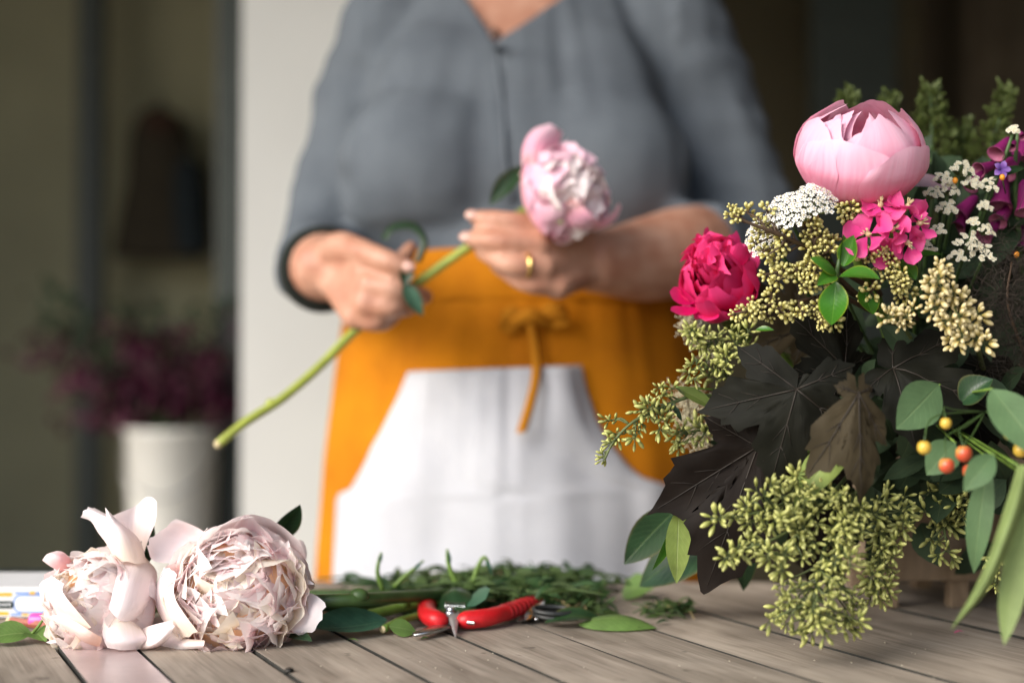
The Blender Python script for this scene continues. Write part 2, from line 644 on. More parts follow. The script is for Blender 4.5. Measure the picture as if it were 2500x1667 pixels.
table = thing('outdoor_table', 'weathered grey-brown table of slanting wooden planks', 'table', (0.05, 0.85, 0))
gaps = [-0.72, -0.64, -0.56, -0.48, -0.40, -0.324, -0.246, -0.168, -0.09, -0.01, 0.068, 0.147, 0.199, 0.273, 0.349, 0.427,
        0.500, 0.577, 0.655, 0.735, 0.812, 0.890, 0.968, 1.046, 1.124, 1.202, 1.28, 1.36, 1.44, 1.52, 1.60]
rect = [(TX0, TY0), (TX1, TY0), (TX1, TY1), (TX0, TY1)]
rg = random.Random(3)
for g0, g1 in zip(gaps[:-1], gaps[1:]):
    w = 0.0018
    pg = clip(clip(rect, NDIR[0], NDIR[1], g1 - w + rg.uniform(-.0006, .0006)), -NDIR[0], -NDIR[1], -(g0 + w))
    if len(pg) < 3: continue
    pink = abs(g0 - 0.147) < 1e-6
    zt = TABLE_Z + (0 if pink else rg.uniform(-0.0012, 0.0003))
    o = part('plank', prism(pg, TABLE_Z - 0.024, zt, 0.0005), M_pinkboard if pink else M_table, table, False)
    o.data.materials.append(M_gap_shade)
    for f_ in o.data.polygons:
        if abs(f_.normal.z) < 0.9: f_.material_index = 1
    if pink: o['label'] = 'smooth dusky pink painted strip'
for x in (TX0 + 0.12, 0.05, TX1 - 0.12):
    part('batten', box((x - 0.035, TY0 + 0.04, TABLE_Z - 0.065), (x + 0.035, TY1 - 0.05, TABLE_Z - 0.0255), 0.003), M_leg, table, False)
for x in (TX0 + 0.12, TX1 - 0.12):
    for y in (TY0 + 0.09, TY1 - 0.12):
        part('leg', box((x - 0.034, y - 0.034, 0), (x + 0.034, y + 0.034, TABLE_Z - 0.066), 0.005), M_leg, table, False)
    part('rail', box((x - 0.02, TY0 + 0.125, 0.22), (x + 0.02, TY1 - 0.155, 0.28), 0.004), M_leg, table, False)
part('rail', box((TX0 + 0.142, 0.80, 0.235), (TX1 - 0.142, 0.85, 0.275), 0.004), M_leg, table, False)
# a dark screw hole on one board
M_hole = simple('screw_head', (0.03, 0.028, 0.025), 0.5, 0.6)
for px, py in ((706, 1640),):
    q = T(px, py)
    part('screw', ellipsoid(q + A(0, 0, 0.001), (0.0035, 0.0035, 0.0022), seg=10, rings=6), M_hole, table)

# ================================================================== the person
def remesh(name, geos, voxel, iters=6):
    me = mesh(name + '_src', merge(*geos))
    o = bpy.data.objects.new(name + '_src', me)
    C.objects.link(o)
    m = o.modifiers.new('r', 'REMESH'); m.mode = 'VOXEL'; m.voxel_size = voxel; m.use_smooth_shade = True
    if iters:
        s = o.modifiers.new('s', 'SMOOTH'); s.factor = 0.5; s.iterations = iters
    dg = bpy.context.evaluated_depsgraph_get()
    out = bpy.data.meshes.new_from_object(o.evaluated_get(dg))
    bpy.data.objects.remove(o); bpy.data.meshes.remove(me)
    out.name = name
    return out

def add_mesh(name, me, m, parent):
    me.transform(Matrix.Translation(Vector(-ORIG[parent])))
    me.materials.clear(); me.materials.append(m)
    me.polygons.foreach_set('use_smooth', np.ones(len(me.polygons), dtype=bool))
    o = bpy.data.objects.new(name, me)
    C.objects.link(o); o.parent = parent; ORIG[o] = ORIG[parent]
    return o

def rings(rows, seg=40, power=2.3):
    """closed stack of super-ellipse sections (z, cx, cy, a, b)"""
    rows = np.array(rows, float)
    n = 26
    z = np.linspace(0, len(rows) - 1, n)
    rr = catmull(rows, n)
    v = []
    for zz, cx, cy, a, b in rr:
        for k in range(seg):
            t = 2 * math.pi * k / seg
            c, s = math.cos(t), math.sin(t)
            v.append((cx + a * math.copysign(abs(c) ** (2 / power), c), cy + b * math.copysign(abs(s) ** (2 / power), s), zz))
    f = []
    for i in range(n - 1):
        for k in range(seg):
            a, b = i * seg + k, i * seg + (k + 1) % seg
            f.append((a, b, b + seg, a + seg))
    f.append(tuple(range(seg - 1, -1, -1)))
    f.append(tuple((n - 1) * seg + k for k in range(seg)))
    return np.array(v), f, np.zeros((len(v), 2))

def limb(pts, radii, n=14, sides=14, squash=1.0, flat=False):
    g = tube(catmull(pts, n), radii, sides, squash)
    r0, r1 = radii[0], radii[-1]
    if flat: return merge(g, ellipsoid(pts[0], (r0,) * 3, seg=14, rings=8))
    return merge(g, ellipsoid(pts[0], (r0,) * 3, seg=14, rings=8), ellipsoid(pts[-1], (r1,) * 3, seg=14, rings=8))

# skin
M_skin, nt, n_, l_, b_ = new_mat('skin')
tc = n_.new('ShaderNodeTexCoord')
no = n_.new('ShaderNodeTexNoise'); no.inputs['Scale'].default_value = 42; no.inputs['Detail'].default_value = 5
l_.new(tc.outputs['Object'], no.inputs['Vector'])
rp = ramp(n_, [(0.28, (0.42, 0.18, 0.112)), (0.5, (0.505, 0.255, 0.168)), (0.72, (0.58, 0.325, 0.228))])
l_.new(no.outputs['Fac'], rp.inputs[0]); l_.new(rp.outputs[0], b_.inputs['Base Color'])
b_.inputs['Roughness'].default_value = 0.5
n2 = n_.new('ShaderNodeTexNoise'); n2.inputs['Scale'].default_value = 260
l_.new(tc.outputs['Object'], n2.inputs['Vector'])
bp = n_.new('ShaderNodeBump'); bp.inputs['Strength'].default_value = 0.25; bp.inputs['Distance'].default_value = 0.001
l_.new(n2.outputs['Fac'], bp.inputs['Height']); l_.new(bp.outputs[0], b_.inputs['Normal'])

M_shirt = fabric('grey_jersey', (0.135, 0.155, 0.176), (0.088, 0.102, 0.121), 700, 0.3)
M_mustard = fabric('mustard_linen', (0.60, 0.213, 0.0045), (0.37, 0.115, 0.0035), 800, 0.45)
M_pocket = fabric('white_linen', (0.56, 0.57, 0.605), (0.46, 0.47, 0.51), 900, 0.4)
M_tie = fabric('mustard_tie', (0.52, 0.21, 0.012), (0.40, 0.15, 0.008), 800, 0.4)
M_trouser = fabric('dark_trousers', (0.035, 0.04, 0.055), (0.02, 0.022, 0.03), 700, 0.3)
M_shoe = simple('shoe_leather', (0.03, 0.025, 0.02), 0.5)
M_gold = simple('gold', (0.85, 0.58, 0.20), 0.22, 1.0, var=0.03)
M_cuff_shade = fabric('cuff_shade_black', (0.02, 0.024, 0.02), (0.012, 0.014, 0.012), 500, 0.5)  # black cloth colour stands in for the shadowed inside of the sleeve end
M_hair = simple('hair', (0.20, 0.13, 0.08), 0.6, var=0.35, scale=120, bump=0.5, bscale=400)
M_button = simple('brown_button', (0.11, 0.05, 0.03), 0.35, var=0.2, scale=300)
M_nail = simple('nail', (0.62, 0.37, 0.30), 0.3, var=0.03)

person = thing('person', 'person in grey long-sleeved top and mustard apron with white pocket holding a peony stem', 'person', (0.02, 1.64, 0))
CY = 1.635
T_ROWS = [(0.66, 0.005, CY, 0.195, 0.145), (0.80, 0.005, CY, 0.20, 0.150), (0.92, 0.005, CY, 0.192, 0.148), (1.03, 0.005, CY, 0.178, 0.142),
          (1.12, 0.005, CY, 0.168, 0.130), (1.22, 0.005, CY + .01, 0.158, 0.112), (1.30, 0.008, CY + .018, 0.165, 0.100),
          (1.365, 0.012, CY + .03, 0.150, 0.082), (1.405, 0.012, CY + .035, 0.098, 0.070), (1.43, 0.012, CY + .035, 0.066, 0.060)]
# image-left arm
aL = [A(-0.140, 1.675, 1.345), A(-0.185, 1.675, 1.22), A(-0.216, 1.625, 1.085), P(790, 650, 1.440)]
# image-right arm
aR = [A(0.175, 1.68, 1.355), A(0.232, 1.685, 1.22), A(0.268, 1.64, 1.085), P(1690, 610, 1.505)]
breasts = [ellipsoid((-0.095, 1.570, 1.172), (0.102, 0.092, 0.096)), ellipsoid((0.100, 1.572, 1.172), (0.100, 0.090, 0.096))]
belly = [ellipsoid((-0.075, 1.605, 1.245), (0.088, 0.075, 0.105)), ellipsoid((0.085, 1.605, 1.245), (0.088, 0.075, 0.105)), ellipsoid((0.004, 1.580, 1.170), (0.150, 0.088, 0.092)), ellipsoid((0.0, 1.60, 1.25), (0.12, 0.075, 0.09)), ellipsoid((0.005, 1.60, 1.04), (0.15, 0.118, 0.12))]
sleeveL = limb(aL, [0.070, 0.062, 0.054, 0.051, 0.046], 22, flat=True)
sleeveR = limb(aR, [0.082, 0.078, 0.070, 0.062, 0.0535], 22, flat=True)
sme = remesh('shirt', [rings(T_ROWS)] + breasts + belly + [sleeveL, sleeveR], 0.0065, 20)
# folds in the jersey
nv = len(sme.vertices)
co = np.zeros(nv * 3, dtype=np.float32); sme.vertices.foreach_get('co', co); co = co.reshape(-1, 3)
nr = np.zeros(nv * 3, dtype=np.float32)
sme.vertices.foreach_get('normal', nr); nr = nr.reshape(-1, 3)
disp = np.zeros(nv)
for i, (x, y, z) in enumerate(co):
    arm = (x < -0.165 or x > 0.185)
    up = min(1, max(0, (z - 1.19) / 0.07))
    low = min(1, max(0, (1.13 - z) / 0.06))
    d = 0.0
    if not arm:
        fan = (x - 0.01) / (1.0 + 2.2 * (1.40 - z))
        d += up * 0.0036 * noise.noise(Vector((fan * 58, 1.7, z * 5.0)))
        d += low * 0.0048 * noise.noise(Vector((x * 9 + 4, 0.3, z * 75)))
        d += 0.0012 * noise.noise(Vector((x * 22, 9.1, z * 30)))
        d -= 0.0035 * math.exp(-((x - (-0.017 + (1.31 - z) * 0.10)) / 0.0035) ** 2) * (1 if y < 1.6 and z < 1.33 else 0)
    else:
        d += 0.0060 * noise.noise(Vector((x * 16, y * 12, z * 34 + 3)))
        d += 0.0040 * noise.noise(Vector((x * 30, y * 38, z * 20 + 8)))
    disp[i] = d
co = co + nr * disp[:, None]
sme.vertices.foreach_set('co', co.astype(np.float32).ravel())
# V neck and the cuffs are cut open
bm = bmesh.new(); bm.from_mesh(sme)
VB = Vector((P(1209, 92, 1.53)[0], 0, P(1209, 92, 1.53)[2]))
La = Vector((P(1156, 0, 1.53)[0], 0, P(1156, 0, 1.53)[2])) - VB
Ra = Vector((P(1326, 0, 1.53)[0], 0, P(1326, 0, 1.53)[2])) - VB
nL = Vector((La.z, 0, -La.x)); nR = Vector((-Ra.z, 0, Ra.x))      # both point into the opening
for nn in (nL, nR):
    geom = [g for g in bm.verts if g.co.y < 1.66 and g.co.z > 1.27 and abs(g.co.x) < .13]
    es = set(e for v in geom for e in v.link_edges); fs = set(f for v in geom for f in v.link_faces)
    vs = set(v for f in fs for v in f.verts) | set(geom); es |= set(e for f in fs for e in f.edges)
    bmesh.ops.bisect_plane(bm, geom=list(vs) + list(es) + list(fs), plane_co=VB, plane_no=nn, dist=1e-5)
kill = []
wL, dL = aL[-1], unit(aL[-1] - aL[-2])
wR, dR = aR[-1], unit(aR[-1] - aR[-2])
for f in bm.faces:
    c = f.calc_center_median()
    q = np.array(c)
    if c.z > 1.412 and abs(c.x - 0.012) < 0.10: kill.append(f)
    elif c.y < 1.66 and c.z > VB.z and (c - VB).dot(nL) > 0 and (c - VB).dot(nR) > 0: kill.append(f)
bmesh.ops.delete(bm, geom=kill, context='FACES')
from mathutils.bvhtree import BVHTree
shirt_tree = BVHTree.FromBMesh(bm)
bm.to_mesh(sme); bm.free()
def on_shirt(px, py, off):
    o = Vector((0, 0, CAM_Z)); dv = (Vector(P(px, py, 1.5)) - o).normalized()
    h = shirt_tree.ray_cast(o, dv)[0]
    return np.array(h) - np.array(dv) * off if h is not None else P(px, py, 1.5)
shirt = add_mesh('shirt', sme, M_shirt, person)
sol = shirt.modifiers.new('thickness', 'SOLIDIFY'); sol.thickness = 0.0022; sol.offset = -1

seam = [on_shirt(1211 + (py - 95) * 0.085 + 2 * math.sin(py * .03), py, 0.0012) for py in range(98, 500, 14)]
part('placket_seam', tube(catmull(seam, 60), [0.0026, 0.0030, 0.0026], 8), M_shirt, shirt)
seam2 = [q + A(0.0075, 0.001, 0) for q in seam]
part('placket_seam', tube(catmull(seam2, 60), [0.0012, 0.0014], 6), M_shirt, shirt)

# ---- body: one continuous skin with neck, head, arms and both hands
K = 0.0093
def finger(pts, r):
    return limb(pts, r, 12, 10)
hl = {  # the hand on the image's left, closed round the stem
    'wrist': P(806, 652, 1.415),
    'idx': [P(893, 655, 1.352), P(965, 652, 1.372), P(1003, 606, 1.388)],
    'mid': [P(906, 698, 1.340), P(972, 708, 1.334), P(1040, 724, 1.374)],
    'rng': [P(895, 742, 1.340), P(962, 752, 1.336), P(1005, 752, 1.372)],
    'pky': [P(866, 775, 1.350), P(922, 789, 1.344), P(962, 778, 1.374)],
    'thb': [P(828, 606, 1.385), P(884, 614, 1.350), P(945, 637, 1.330), P(994, 654, 1.328)]}
hr = {  # the hand on the image's right
    'wrist': P(1455, 640, 1.405),
    'idx': [P(1326, 552, 1.348), P(1232, 540, 1.334), P(1160, 531, 1.341)],
    'mid': [P(1312, 598, 1.336), P(1220, 590, 1.326), P(1147, 584, 1.338)],
    'rng': [P(1326, 652, 1.336), P(1250, 648, 1.322), P(1178, 618, 1.342)],
    'pky': [P(1362, 700, 1.346), P(1284, 692, 1.332), P(1212, 652, 1.345)],
    'thb': [P(1420, 590, 1.392), P(1340, 560, 1.388), P(1245, 556, 1.378)]}
body = []
for h in (hl, hr):
    w = h['wrist']
    for k, r in (('idx', 0.0132), ('mid', 0.0138), ('rng', 0.0135), ('pky', 0.0125)):
        kn = h[k][0]
        body.append(limb([w, (w + kn) / 2 + A(0, 0.004, 0), kn], [0.024, 0.0165, r], 10, 12))
    body.append(limb([w + A(0, 0.004, 0), h['thb'][0], h['thb'][1]], [0.022, 0.017, 0.013], 10, 12))
    for k in ('idx', 'mid', 'rng', 'pky'):
        s = {'idx': 1.06, 'mid': 1.1, 'rng': 1.03, 'pky': 0.92}[k]
        body.append(finger(h[k], [0.0118 * s, 0.0102 * s, 0.0098 * s, 0.0088 * s, 0.0072 * s]))
    body.append(finger(h['thb'], [0.0145, 0.0125, 0.0118, 0.0112, 0.0085]))
inner = [(z, cx, cy, a - 0.011, b - 0.011) for z, cx, cy, a, b in T_ROWS[:-2]] + [(1.41, 0.012, 1.672, 0.080, 0.058), (1.45, 0.012, 1.672, 0.058, 0.055), (1.50, 0.012, 1.668, 0.054, 0.055)]
body.append(rings(inner))
body.append(limb([aL[0], aL[1], aL[2], aL[3], hl['wrist']], [0.056, 0.050, 0.042, 0.036, 0.0295], 24, 16))
body.append(limb([aR[0], aR[1], aR[2], aR[3], (aR[3] + hr['wrist']) / 2 + A(0, 0.0, -0.004), hr['wrist']], [0.060, 0.056, 0.050, 0.048, 0.044, 0.031], 26, 16))
HC = A(0.012, 1.655, 1.605)
body.append(ellipsoid(HC, (0.073, 0.092, 0.098)))
body.append(ellipsoid(HC + A(0, -0.028, -0.062), (0.054, 0.056, 0.050)))
body.append(limb([HC + A(0, -0.088, 0.012), HC + A(0, -0.106, -0.022)], [0.007, 0.013], 6, 10))
body.append(ellipsoid(HC + A(0, -0.080, -0.058), (0.024, 0.010, 0.009)))
for s in (-1, 1):
    body.append(ellipsoid(HC + A(s * 0.072, 0.010, -0.012), (0.008, 0.018, 0.029)))
    body.append(ellipsoid(HC + A(s * 0.030, -0.078, 0.026), (0.020, 0.010, 0.006)))
    body.append(limb([A(0.005 + s * 0.095, CY, 0.72), A(0.005 + s * 0.092, CY - .005, 0.46), A(0.005 + s * 0.090, CY + .012, 0.10)], [0.082, 0.055, 0.052, 0.036], 16, 14))
bme = remesh('body', body, 0.0034, 5)
bod = add_mesh('body', bme, M_skin, person)
for h, keys in ((hl, ('thb',)), (hr, ('idx', 'mid'))):
    for k in keys:
        a, b = h[k][-2], h[k][-1]
        dd = unit(b - a)
        fr = unit(A(0, -1, 0.25) - dd * np.dot(A(0, -1, 0.25), dd))
        R = np.stack([np.cross(fr, dd), dd, fr], 1)
        r = 0.0078 if k != 'thb' else 0.0095
        part('fingernail', ellipsoid(b + dd * 0.002 + fr * r * 0.78, (0.0052, 0.0068, 0.0019), R, 12, 6), M_nail, bod)
for s in (-1, 1):
    eye = part('eye', ellipsoid(HC + A(s * 0.030, -0.079, 0.006), (0.0125, 0.010, 0.008)), simple('eye_white', (0.75, 0.72, 0.68), 0.2), bod)
    part('iris', ellipsoid(HC + A(s * 0.030, -0.0885, 0.006), (0.0055, 0.0015, 0.0055)), M_button, eye)
part('lips', ellipsoid(HC + A(0, -0.0885, -0.056), (0.020, 0.004, 0.006)), simple('lip', (0.5, 0.18, 0.15), 0.4), bod)
hair = merge(ellipsoid(HC + A(0, 0.022, 0.022), (0.084, 0.098, 0.098)), ellipsoid(HC + A(0, 0.075, -0.045), (0.070, 0.045, 0.085)),
             limb([HC + A(-0.072, -0.03, 0.05), HC + A(-0.080, 0.02, -0.05)], [0.020, 0.024], 8, 10), limb([HC + A(0.072, -0.03, 0.05), HC + A(0.080, 0.02, -0.05)], [0.020, 0.024], 8, 10))
add_mesh('hair', remesh('hair', [hair], 0.005, 4), M_hair, person)
trs = [rings([(0.70, 0.005, CY, 0.192, 0.140), (0.80, 0.005, CY, 0.196, 0.143), (0.99, 0.005, CY, 0.178, 0.136)])]
for s in (-1, 1):
    trs.append(limb([A(0.005 + s * 0.098, CY, 0.76), A(0.005 + s * 0.095, CY - .005, 0.46), A(0.005 + s * 0.092, CY + .01, 0.09)], [0.098, 0.078, 0.066, 0.056], 18, 16))
add_mesh('trousers', remesh('trousers', trs, 0.010, 4), M_trouser, person)
for s in (-1, 1):
    x = 0.005 + s * 0.094
    sh = merge(limb([A(x, CY + .04, 0.042), A(x, CY - 0.05, 0.042), A(x, CY - 0.14, 0.034)], [0.042, 0.043, 0.034], 12, 14), box((x - .04, CY - .16, 0.0), (x + .04, CY + .075, 0.022), 0.006))
    add_mesh('shoe', remesh('shoe', [sh], 0.006, 3), M_shoe, person)

# ---- apron
def apr(th, z, off=0.0, fold=1.0):
    zz = [0.40, 0.60, 0.75, 0.85, 0.95, 1.00, 1.045, 1.075]
    a = np.interp(z, zz, [0.245, 0.236, 0.228, 0.220, 0.208, 0.200, 0.190, 0.186])
    b = np.interp(z, zz, [0.185, 0.182, 0.180, 0.178, 0.172, 0.166, 0.160, 0.157])
    g = min(1.0, max(0.0, (1.03 - z) / 0.2))
    f = 0.0055 * g * noise.noise(Vector((th * 5.5, 3.1, z * 2.2))) + 0.0035 * noise.noise(Vector((th * 14, 7.7, z * 5))) * (1.3 - g)
    f += 0.004 * math.sin(th * 9 + 1.0) * g * abs(math.sin(th)) - 0.003 * g * math.exp(-((th + 0.055) / 0.025) ** 2)
    f *= fold
    x = 0.008 + (a + off + f) * math.sin(th)
    y = 1.635 - (b + off + f) * math.cos(th)
    return (x, y, z)
def px_th(px, py, d=1.468):
    q = P(px, py, d)
    a = np.interp(q[2], [0.40, 0.60, 0.75, 0.85, 0.95, 1.00, 1.045, 1.075], [0.245, 0.236, 0.228, 0.220, 0.208, 0.200, 0.190, 0.186])
    return math.asin(max(-0.98, min(0.98, (q[0] - 0.008) / a))), q[2]
nu, nvv = 90, 56
v = [apr(math.radians(-112 + 224 * i / (nu - 1)), 0.42 + (1.062 + 0.012 * math.cos(math.radians(-112 + 224 * i / (nu - 1))) - 0.42) * j / (nvv - 1)) for i in range(nu) for j in range(nvv)]
apron = part('apron', (np.array(v), grid_faces(nu, nvv), np.zeros((len(v), 2))), M_mustard, person)
sm = apron.modifiers.new('thickness', 'SOLIDIFY'); sm.thickness = 0.0018; sm.offset = 1
# pocket
lefts = [(1000, 908), (975, 975), (938, 1050), (900, 1120), (868, 1175), (845, 1208), (812, 1222), (803, 1240), (797, 1330), (790, 1440), (784, 1560)]
rights = [(1415, 892), (1427, 950), (1455, 1030), (1490, 1090), (1530, 1140), (1566, 1172), (1612, 1188), (1640, 1200), (1652, 1330), (1660, 1440), (1668, 1560)]
lz = [px_th(*p) for p in lefts][::-1]; rz = [px_th(*p) for p in rights][::-1]
zs = np.unique(np.concatenate([np.linspace(lz[0][1], lz[-1][1], 44), [q[1] for q in lz]]))
v = []
nu2 = 50
for i in range(nu2):
    for z in zs:
        s = i / (nu2 - 1)
        tl = np.interp(z, [q[1] for q in lz], [q[0] for q in lz])
        tr_ = np.interp(z - (rz[-1][1] - lz[-1][1]) * ((z - zs[0]) / (zs[-1] - zs[0])) * -1, [q[1] for q in rz], [q[0] for q in rz])
        zz = z + (rz[-1][1] - lz[-1][1]) * s * ((z - zs[0]) / (zs[-1] - zs[0]))
        edge = min(1, 10 * min(s, 1 - s))
        puff = 0.005 + 0.009 * edge * (0.5 + noise.noise(Vector((s * 4, 5.5, z * 12)))) + 0.004 * edge * noise.noise(Vector((s * 7 + z * 20, 1.5, z * 16)))
        th_ = tl + (tr_ - tl) * s
        puff += 0.010 * max(0.0, 1 - abs(th_ + 0.085) / 0.42)
        v.append(apr(th_, zz, puff))
pk = part('pocket', (np.array(v), grid_faces(nu2, len(zs)), np.zeros((len(v), 2))), M_pocket, apron, label='white linen pocket flaring to the sides')
sm = pk.modifiers.new('thickness', 'SOLIDIFY'); sm.thickness = 0.0016; sm.offset = 1
# waistband and its tie
v = []
for i in range(nu):
    th = math.radians(-112 + 224 * i / (nu - 1))
    for j in range(7):
        q = j / 6
        z = 1.014 + 0.054 * q + 0.012 * math.cos(th)
        v.append(apr(th, z, 0.004 + 0.004 * math.sin(q * math.pi) + 0.002 * noise.noise(Vector((th * 12, q * 3, 2))), 0.6))
wb = part('waistband', (np.array(v), grid_faces(nu, 7), np.zeros((len(v), 2))), M_mustard, apron)
def ribbon(pts, width, side, n=16):
    c = catmull(pts, n); side = unit(side)
    w = np.interp(np.linspace(0, 1, n), np.linspace(0, 1, len(width)), width)[:, None]
    out = [c - side * w / 2, c - A(0, 0.0015, 0), c + side * w / 2, c + A(0, 0.0018, 0), c - side * w / 2]
    vv = np.stack(out, 0).reshape(-1, 3)
    return vv, grid_faces(5, n), np.zeros((len(vv), 2))
KD = 1.452
def onap(px, py, off):
    th, z = px_th(px, py)
    return np.array(apr(th, z, off))
tie = part('tie_knot', merge(ellipsoid(onap(1292, 778, 0.013), (0.013, 0.009, 0.010)), limb([onap(1255, 790, 0.012), onap(1292, 772, 0.018), onap(1330, 790, 0.012)], [0.006, 0.009, 0.006], 10, 10)), M_tie, apron)
part('tie_tail', ribbon([onap(1290, 782, 0.018), onap(1303, 850, 0.018), onap(1302, 920, 0.033), onap(1288, 990, 0.035), onap(1272, 1050, 0.036)], [0.008, 0.0095, 0.010, 0.0105, 0.011], A(1, 0, 0.15)), M_tie, tie)
part('tie_loop', ribbon([onap(1285, 775, 0.015), onap(1250, 766, 0.018), onap(1226, 784, 0.016), onap(1250, 800, 0.012), onap(1285, 785, 0.014)], [0.008, 0.015, 0.016, 0.014, 0.008], A(0.2, 0, 1)), M_tie, tie)
part('tie_loop', ribbon([onap(1300, 772, 0.015), onap(1345, 758, 0.019), onap(1378, 772, 0.016), onap(1342, 788, 0.012), onap(1300, 785, 0.014)], [0.008, 0.016, 0.018, 0.014, 0.008], A(-0.2, 0, 1)), M_tie, tie)

# ---- dark ring for the sleeve end's shade, ring, neckline button
def ring_at(c, axis, R, r, squash=1.0, seg=28, sides=8):
    B = basis(axis)
    path = [c + B[:, 0] * math.cos(t) * R + B[:, 1] * math.sin(t) * R * squash for t in np.linspace(0, 2 * math.pi, seg)]
    return tube(path, r, sides, cap=False)
ax = unit(hl['wrist'] - aL[2])
cb = aL[3] + A(-0.001, 0, -0.003)
part('cuff_shade', merge(ring_at(cb + ax * 0.001, ax, 0.0385, 0.0062), ring_at(cb + ax * 0.007, ax, 0.0365, 0.0055)), M_cuff_shade, person)
rp_, rq_ = hr['rng'][0], hr['rng'][1]
part('ring', ring_at(rp_ * 0.42 + rq_ * 0.58, rq_ - rp_, 0.0112, 0.0024), M_gold, person)
part('button', ellipsoid(P(1209, 84, 1.512) + A(0, 0, 0), (0.0065, 0.003, 0.0065), seg=14, rings=6), M_button, shirt)

# ================================================================== flowers: builders
def leaf_geo(base, tip, width, normal=(0, -1, 0.3), bend=0.12, fold=0.15, nu=7, nv=11, wid=0.45, wav=0.0, tipdroop=0.0, seed=0, curl=0.0, pw=0.85):
    """a leaf blade from base to tip; wid = where along it is widest"""
    base, tip = np.asarray(base, float), np.asarray(tip, float)
    ax = tip - base
    L = np.linalg.norm(ax); ax = ax / L
    nn = np.asarray(normal, float)
    nn = unit(nn - ax * np.dot(nn, ax))
    sd = np.cross(ax, nn)
    v, uv = [], []
    for i in range(nu):
        u = -1 + 2 * i / (nu - 1)
        for j in range(nv):
            t = j / (nv - 1)
            k = math.log(0.5) / math.log(wid)
            w = max(0.0, math.sin(math.pi * t ** k)) ** pw * width / 2
            w = max(w, 0.0006 * (1 - t))
            h = bend * L * 4 * t * (1 - t) + fold * w * abs(u) ** 1.3 + tipdroop * L * t ** 2.5
            h += wav * width * math.sin(t * 11 + seed + u * 1.5) * abs(u)
            h += curl * w * u * t
            sway = 0.04 * L * math.sin(t * 3 + seed)
            v.append(base + ax * L * t + sd * (u * w + sway * (1 if wav else 0.4)) + nn * h)
            uv.append((0.5 + u / 2, t))
    return np.array(v), grid_faces(nu, nv), np.array(uv)

def pleaf(b, t, wpx, db, dt, **kw):
    """leaf laid out in the photograph's directions but at its own distances"""
    return leaf_geo(P(b[0], b[1], db), P(t[0], t[1], dt), wpx / FPX * (db + dt) / 2, **kw)

def bowl_petal(R, c, prof, phi0, half, v1=1.0, rnd=0.35, seed=0, ruf=0.02, scale=1.0, nu=11, nv=12, notch=0.05, lean=0.0):
    """one petal lying on a bowl of revolution about the flower's axis (third column of R)"""
    v, uv = [], []
    r1 = random.Random(seed)
    ph = [r1.uniform(0, 6.28) for _ in range(4)]
    for i in range(nu):
        u = -1 + 2 * i / (nu - 1)
        for j in range(nv):
            t = j / (nv - 1)
            top = v1 * (1 - rnd * abs(u) ** 2.4 + notch * math.sin(u * 7 + ph[0]) * t + notch * 0.4 * math.sin(u * 13 + ph[1]) * t)
            vv = t * top
            rr, zz = prof(vv)
            w = (0.25 + 0.75 * math.sin(min(1, t * 1.5) * math.pi / 2)) * (1 - 0.45 * max(0, t - 0.70))
            f = phi0 + u * half * w
            k = 1 + ruf * t * math.sin(u * 4 + ph[2] + t * 3) + ruf * 0.45 * t * t * math.sin(u * 9 + ph[3]) + lean * t * t + 0.004 * t * math.sin(u * 23 + ph[1])
            k += 0.035 * t * noise.noise(Vector((u * 1.7, t * 2.2, seed * 0.37))) + 0.012 * t * noise.noise(Vector((u * 5.5, t * 3.0, seed * 0.71)))
            rr *= k * scale; zz *= scale
            v.append(c + R[:, 0] * rr * math.cos(f) + R[:, 1] * rr * math.sin(f) + R[:, 2] * zz)
            uv.append((0.5 + u / 2, t))
    return np.array(v), grid_faces(nu, nv), np.array(uv)

def bowl(rmax, h, open_=0.55, belly=0.42):
    pts = np.array([(0.05 * rmax, 0), (0.62 * rmax, 0.06 * h), (0.95 * rmax, belly * 0.72 * h), (rmax, belly * 1.12 * h), (0.90 * rmax, 0.76 * h), (open_ * rmax, h)])
    tab = catmull(pts, 60)
    def f(t):
        i = min(58.999, max(0.0, t) * 59)
        k = int(i); q = i - k
        return tab[k] * (1 - q) + tab[k + 1] * q
    return f

def ruffle_mesh(name, seed, mat, nu=15, nv=11, wide=0.55, jag=0.08, curl=0.55, ruf=0.07):
    """a frilled inner petal: narrow claw, broad cupped blade curling over, softly notched tip"""
    r1 = random.Random(seed)
    ph = [r1.uniform(0, 6.28) for _ in range(6)]
    cu = curl * r1.uniform(0.35, 1.25); cup = r1.uniform(0.15, 0.6); lob = r1.uniform(2.2, 4.2)
    wd = wide * r1.uniform(0.7, 1.25)
    v, uv = [], []
    for i in range(nu):
        u = -1 + 2 * i / (nu - 1)
        for j in range(nv):
            t = j / (nv - 1)
            w = wd * (0.18 + 0.82 * math.sin(min(1.0, t * 1.12) * math.pi / 2) ** 1.3)
            rim = t ** 4
            z = t * (1 - 0.30 * abs(u) ** 2.6 * t) + rim * jag * (0.7 * math.sin(u * lob + ph[0]) + 0.35 * math.sin(u * 9 + ph[1]))
            x = u * w * (1 - 0.14 * t ** 5)
            z = z - 0.40 * cu * cu * t ** 3
            y = cu * t ** 2.2 + cup * w * u * u * (0.4 + t) + ruf * t * t * math.sin(u * 3.6 + ph[2]) + 0.55 * ruf * rim * math.sin(u * 10 + ph[3])
            v.append((x, y, z)); uv.append((0.5 + u / 2, t))
    me = mesh(name, (np.array(v), grid_faces(nu, nv), np.array(uv)))
    me.materials.append(mat)
    return me

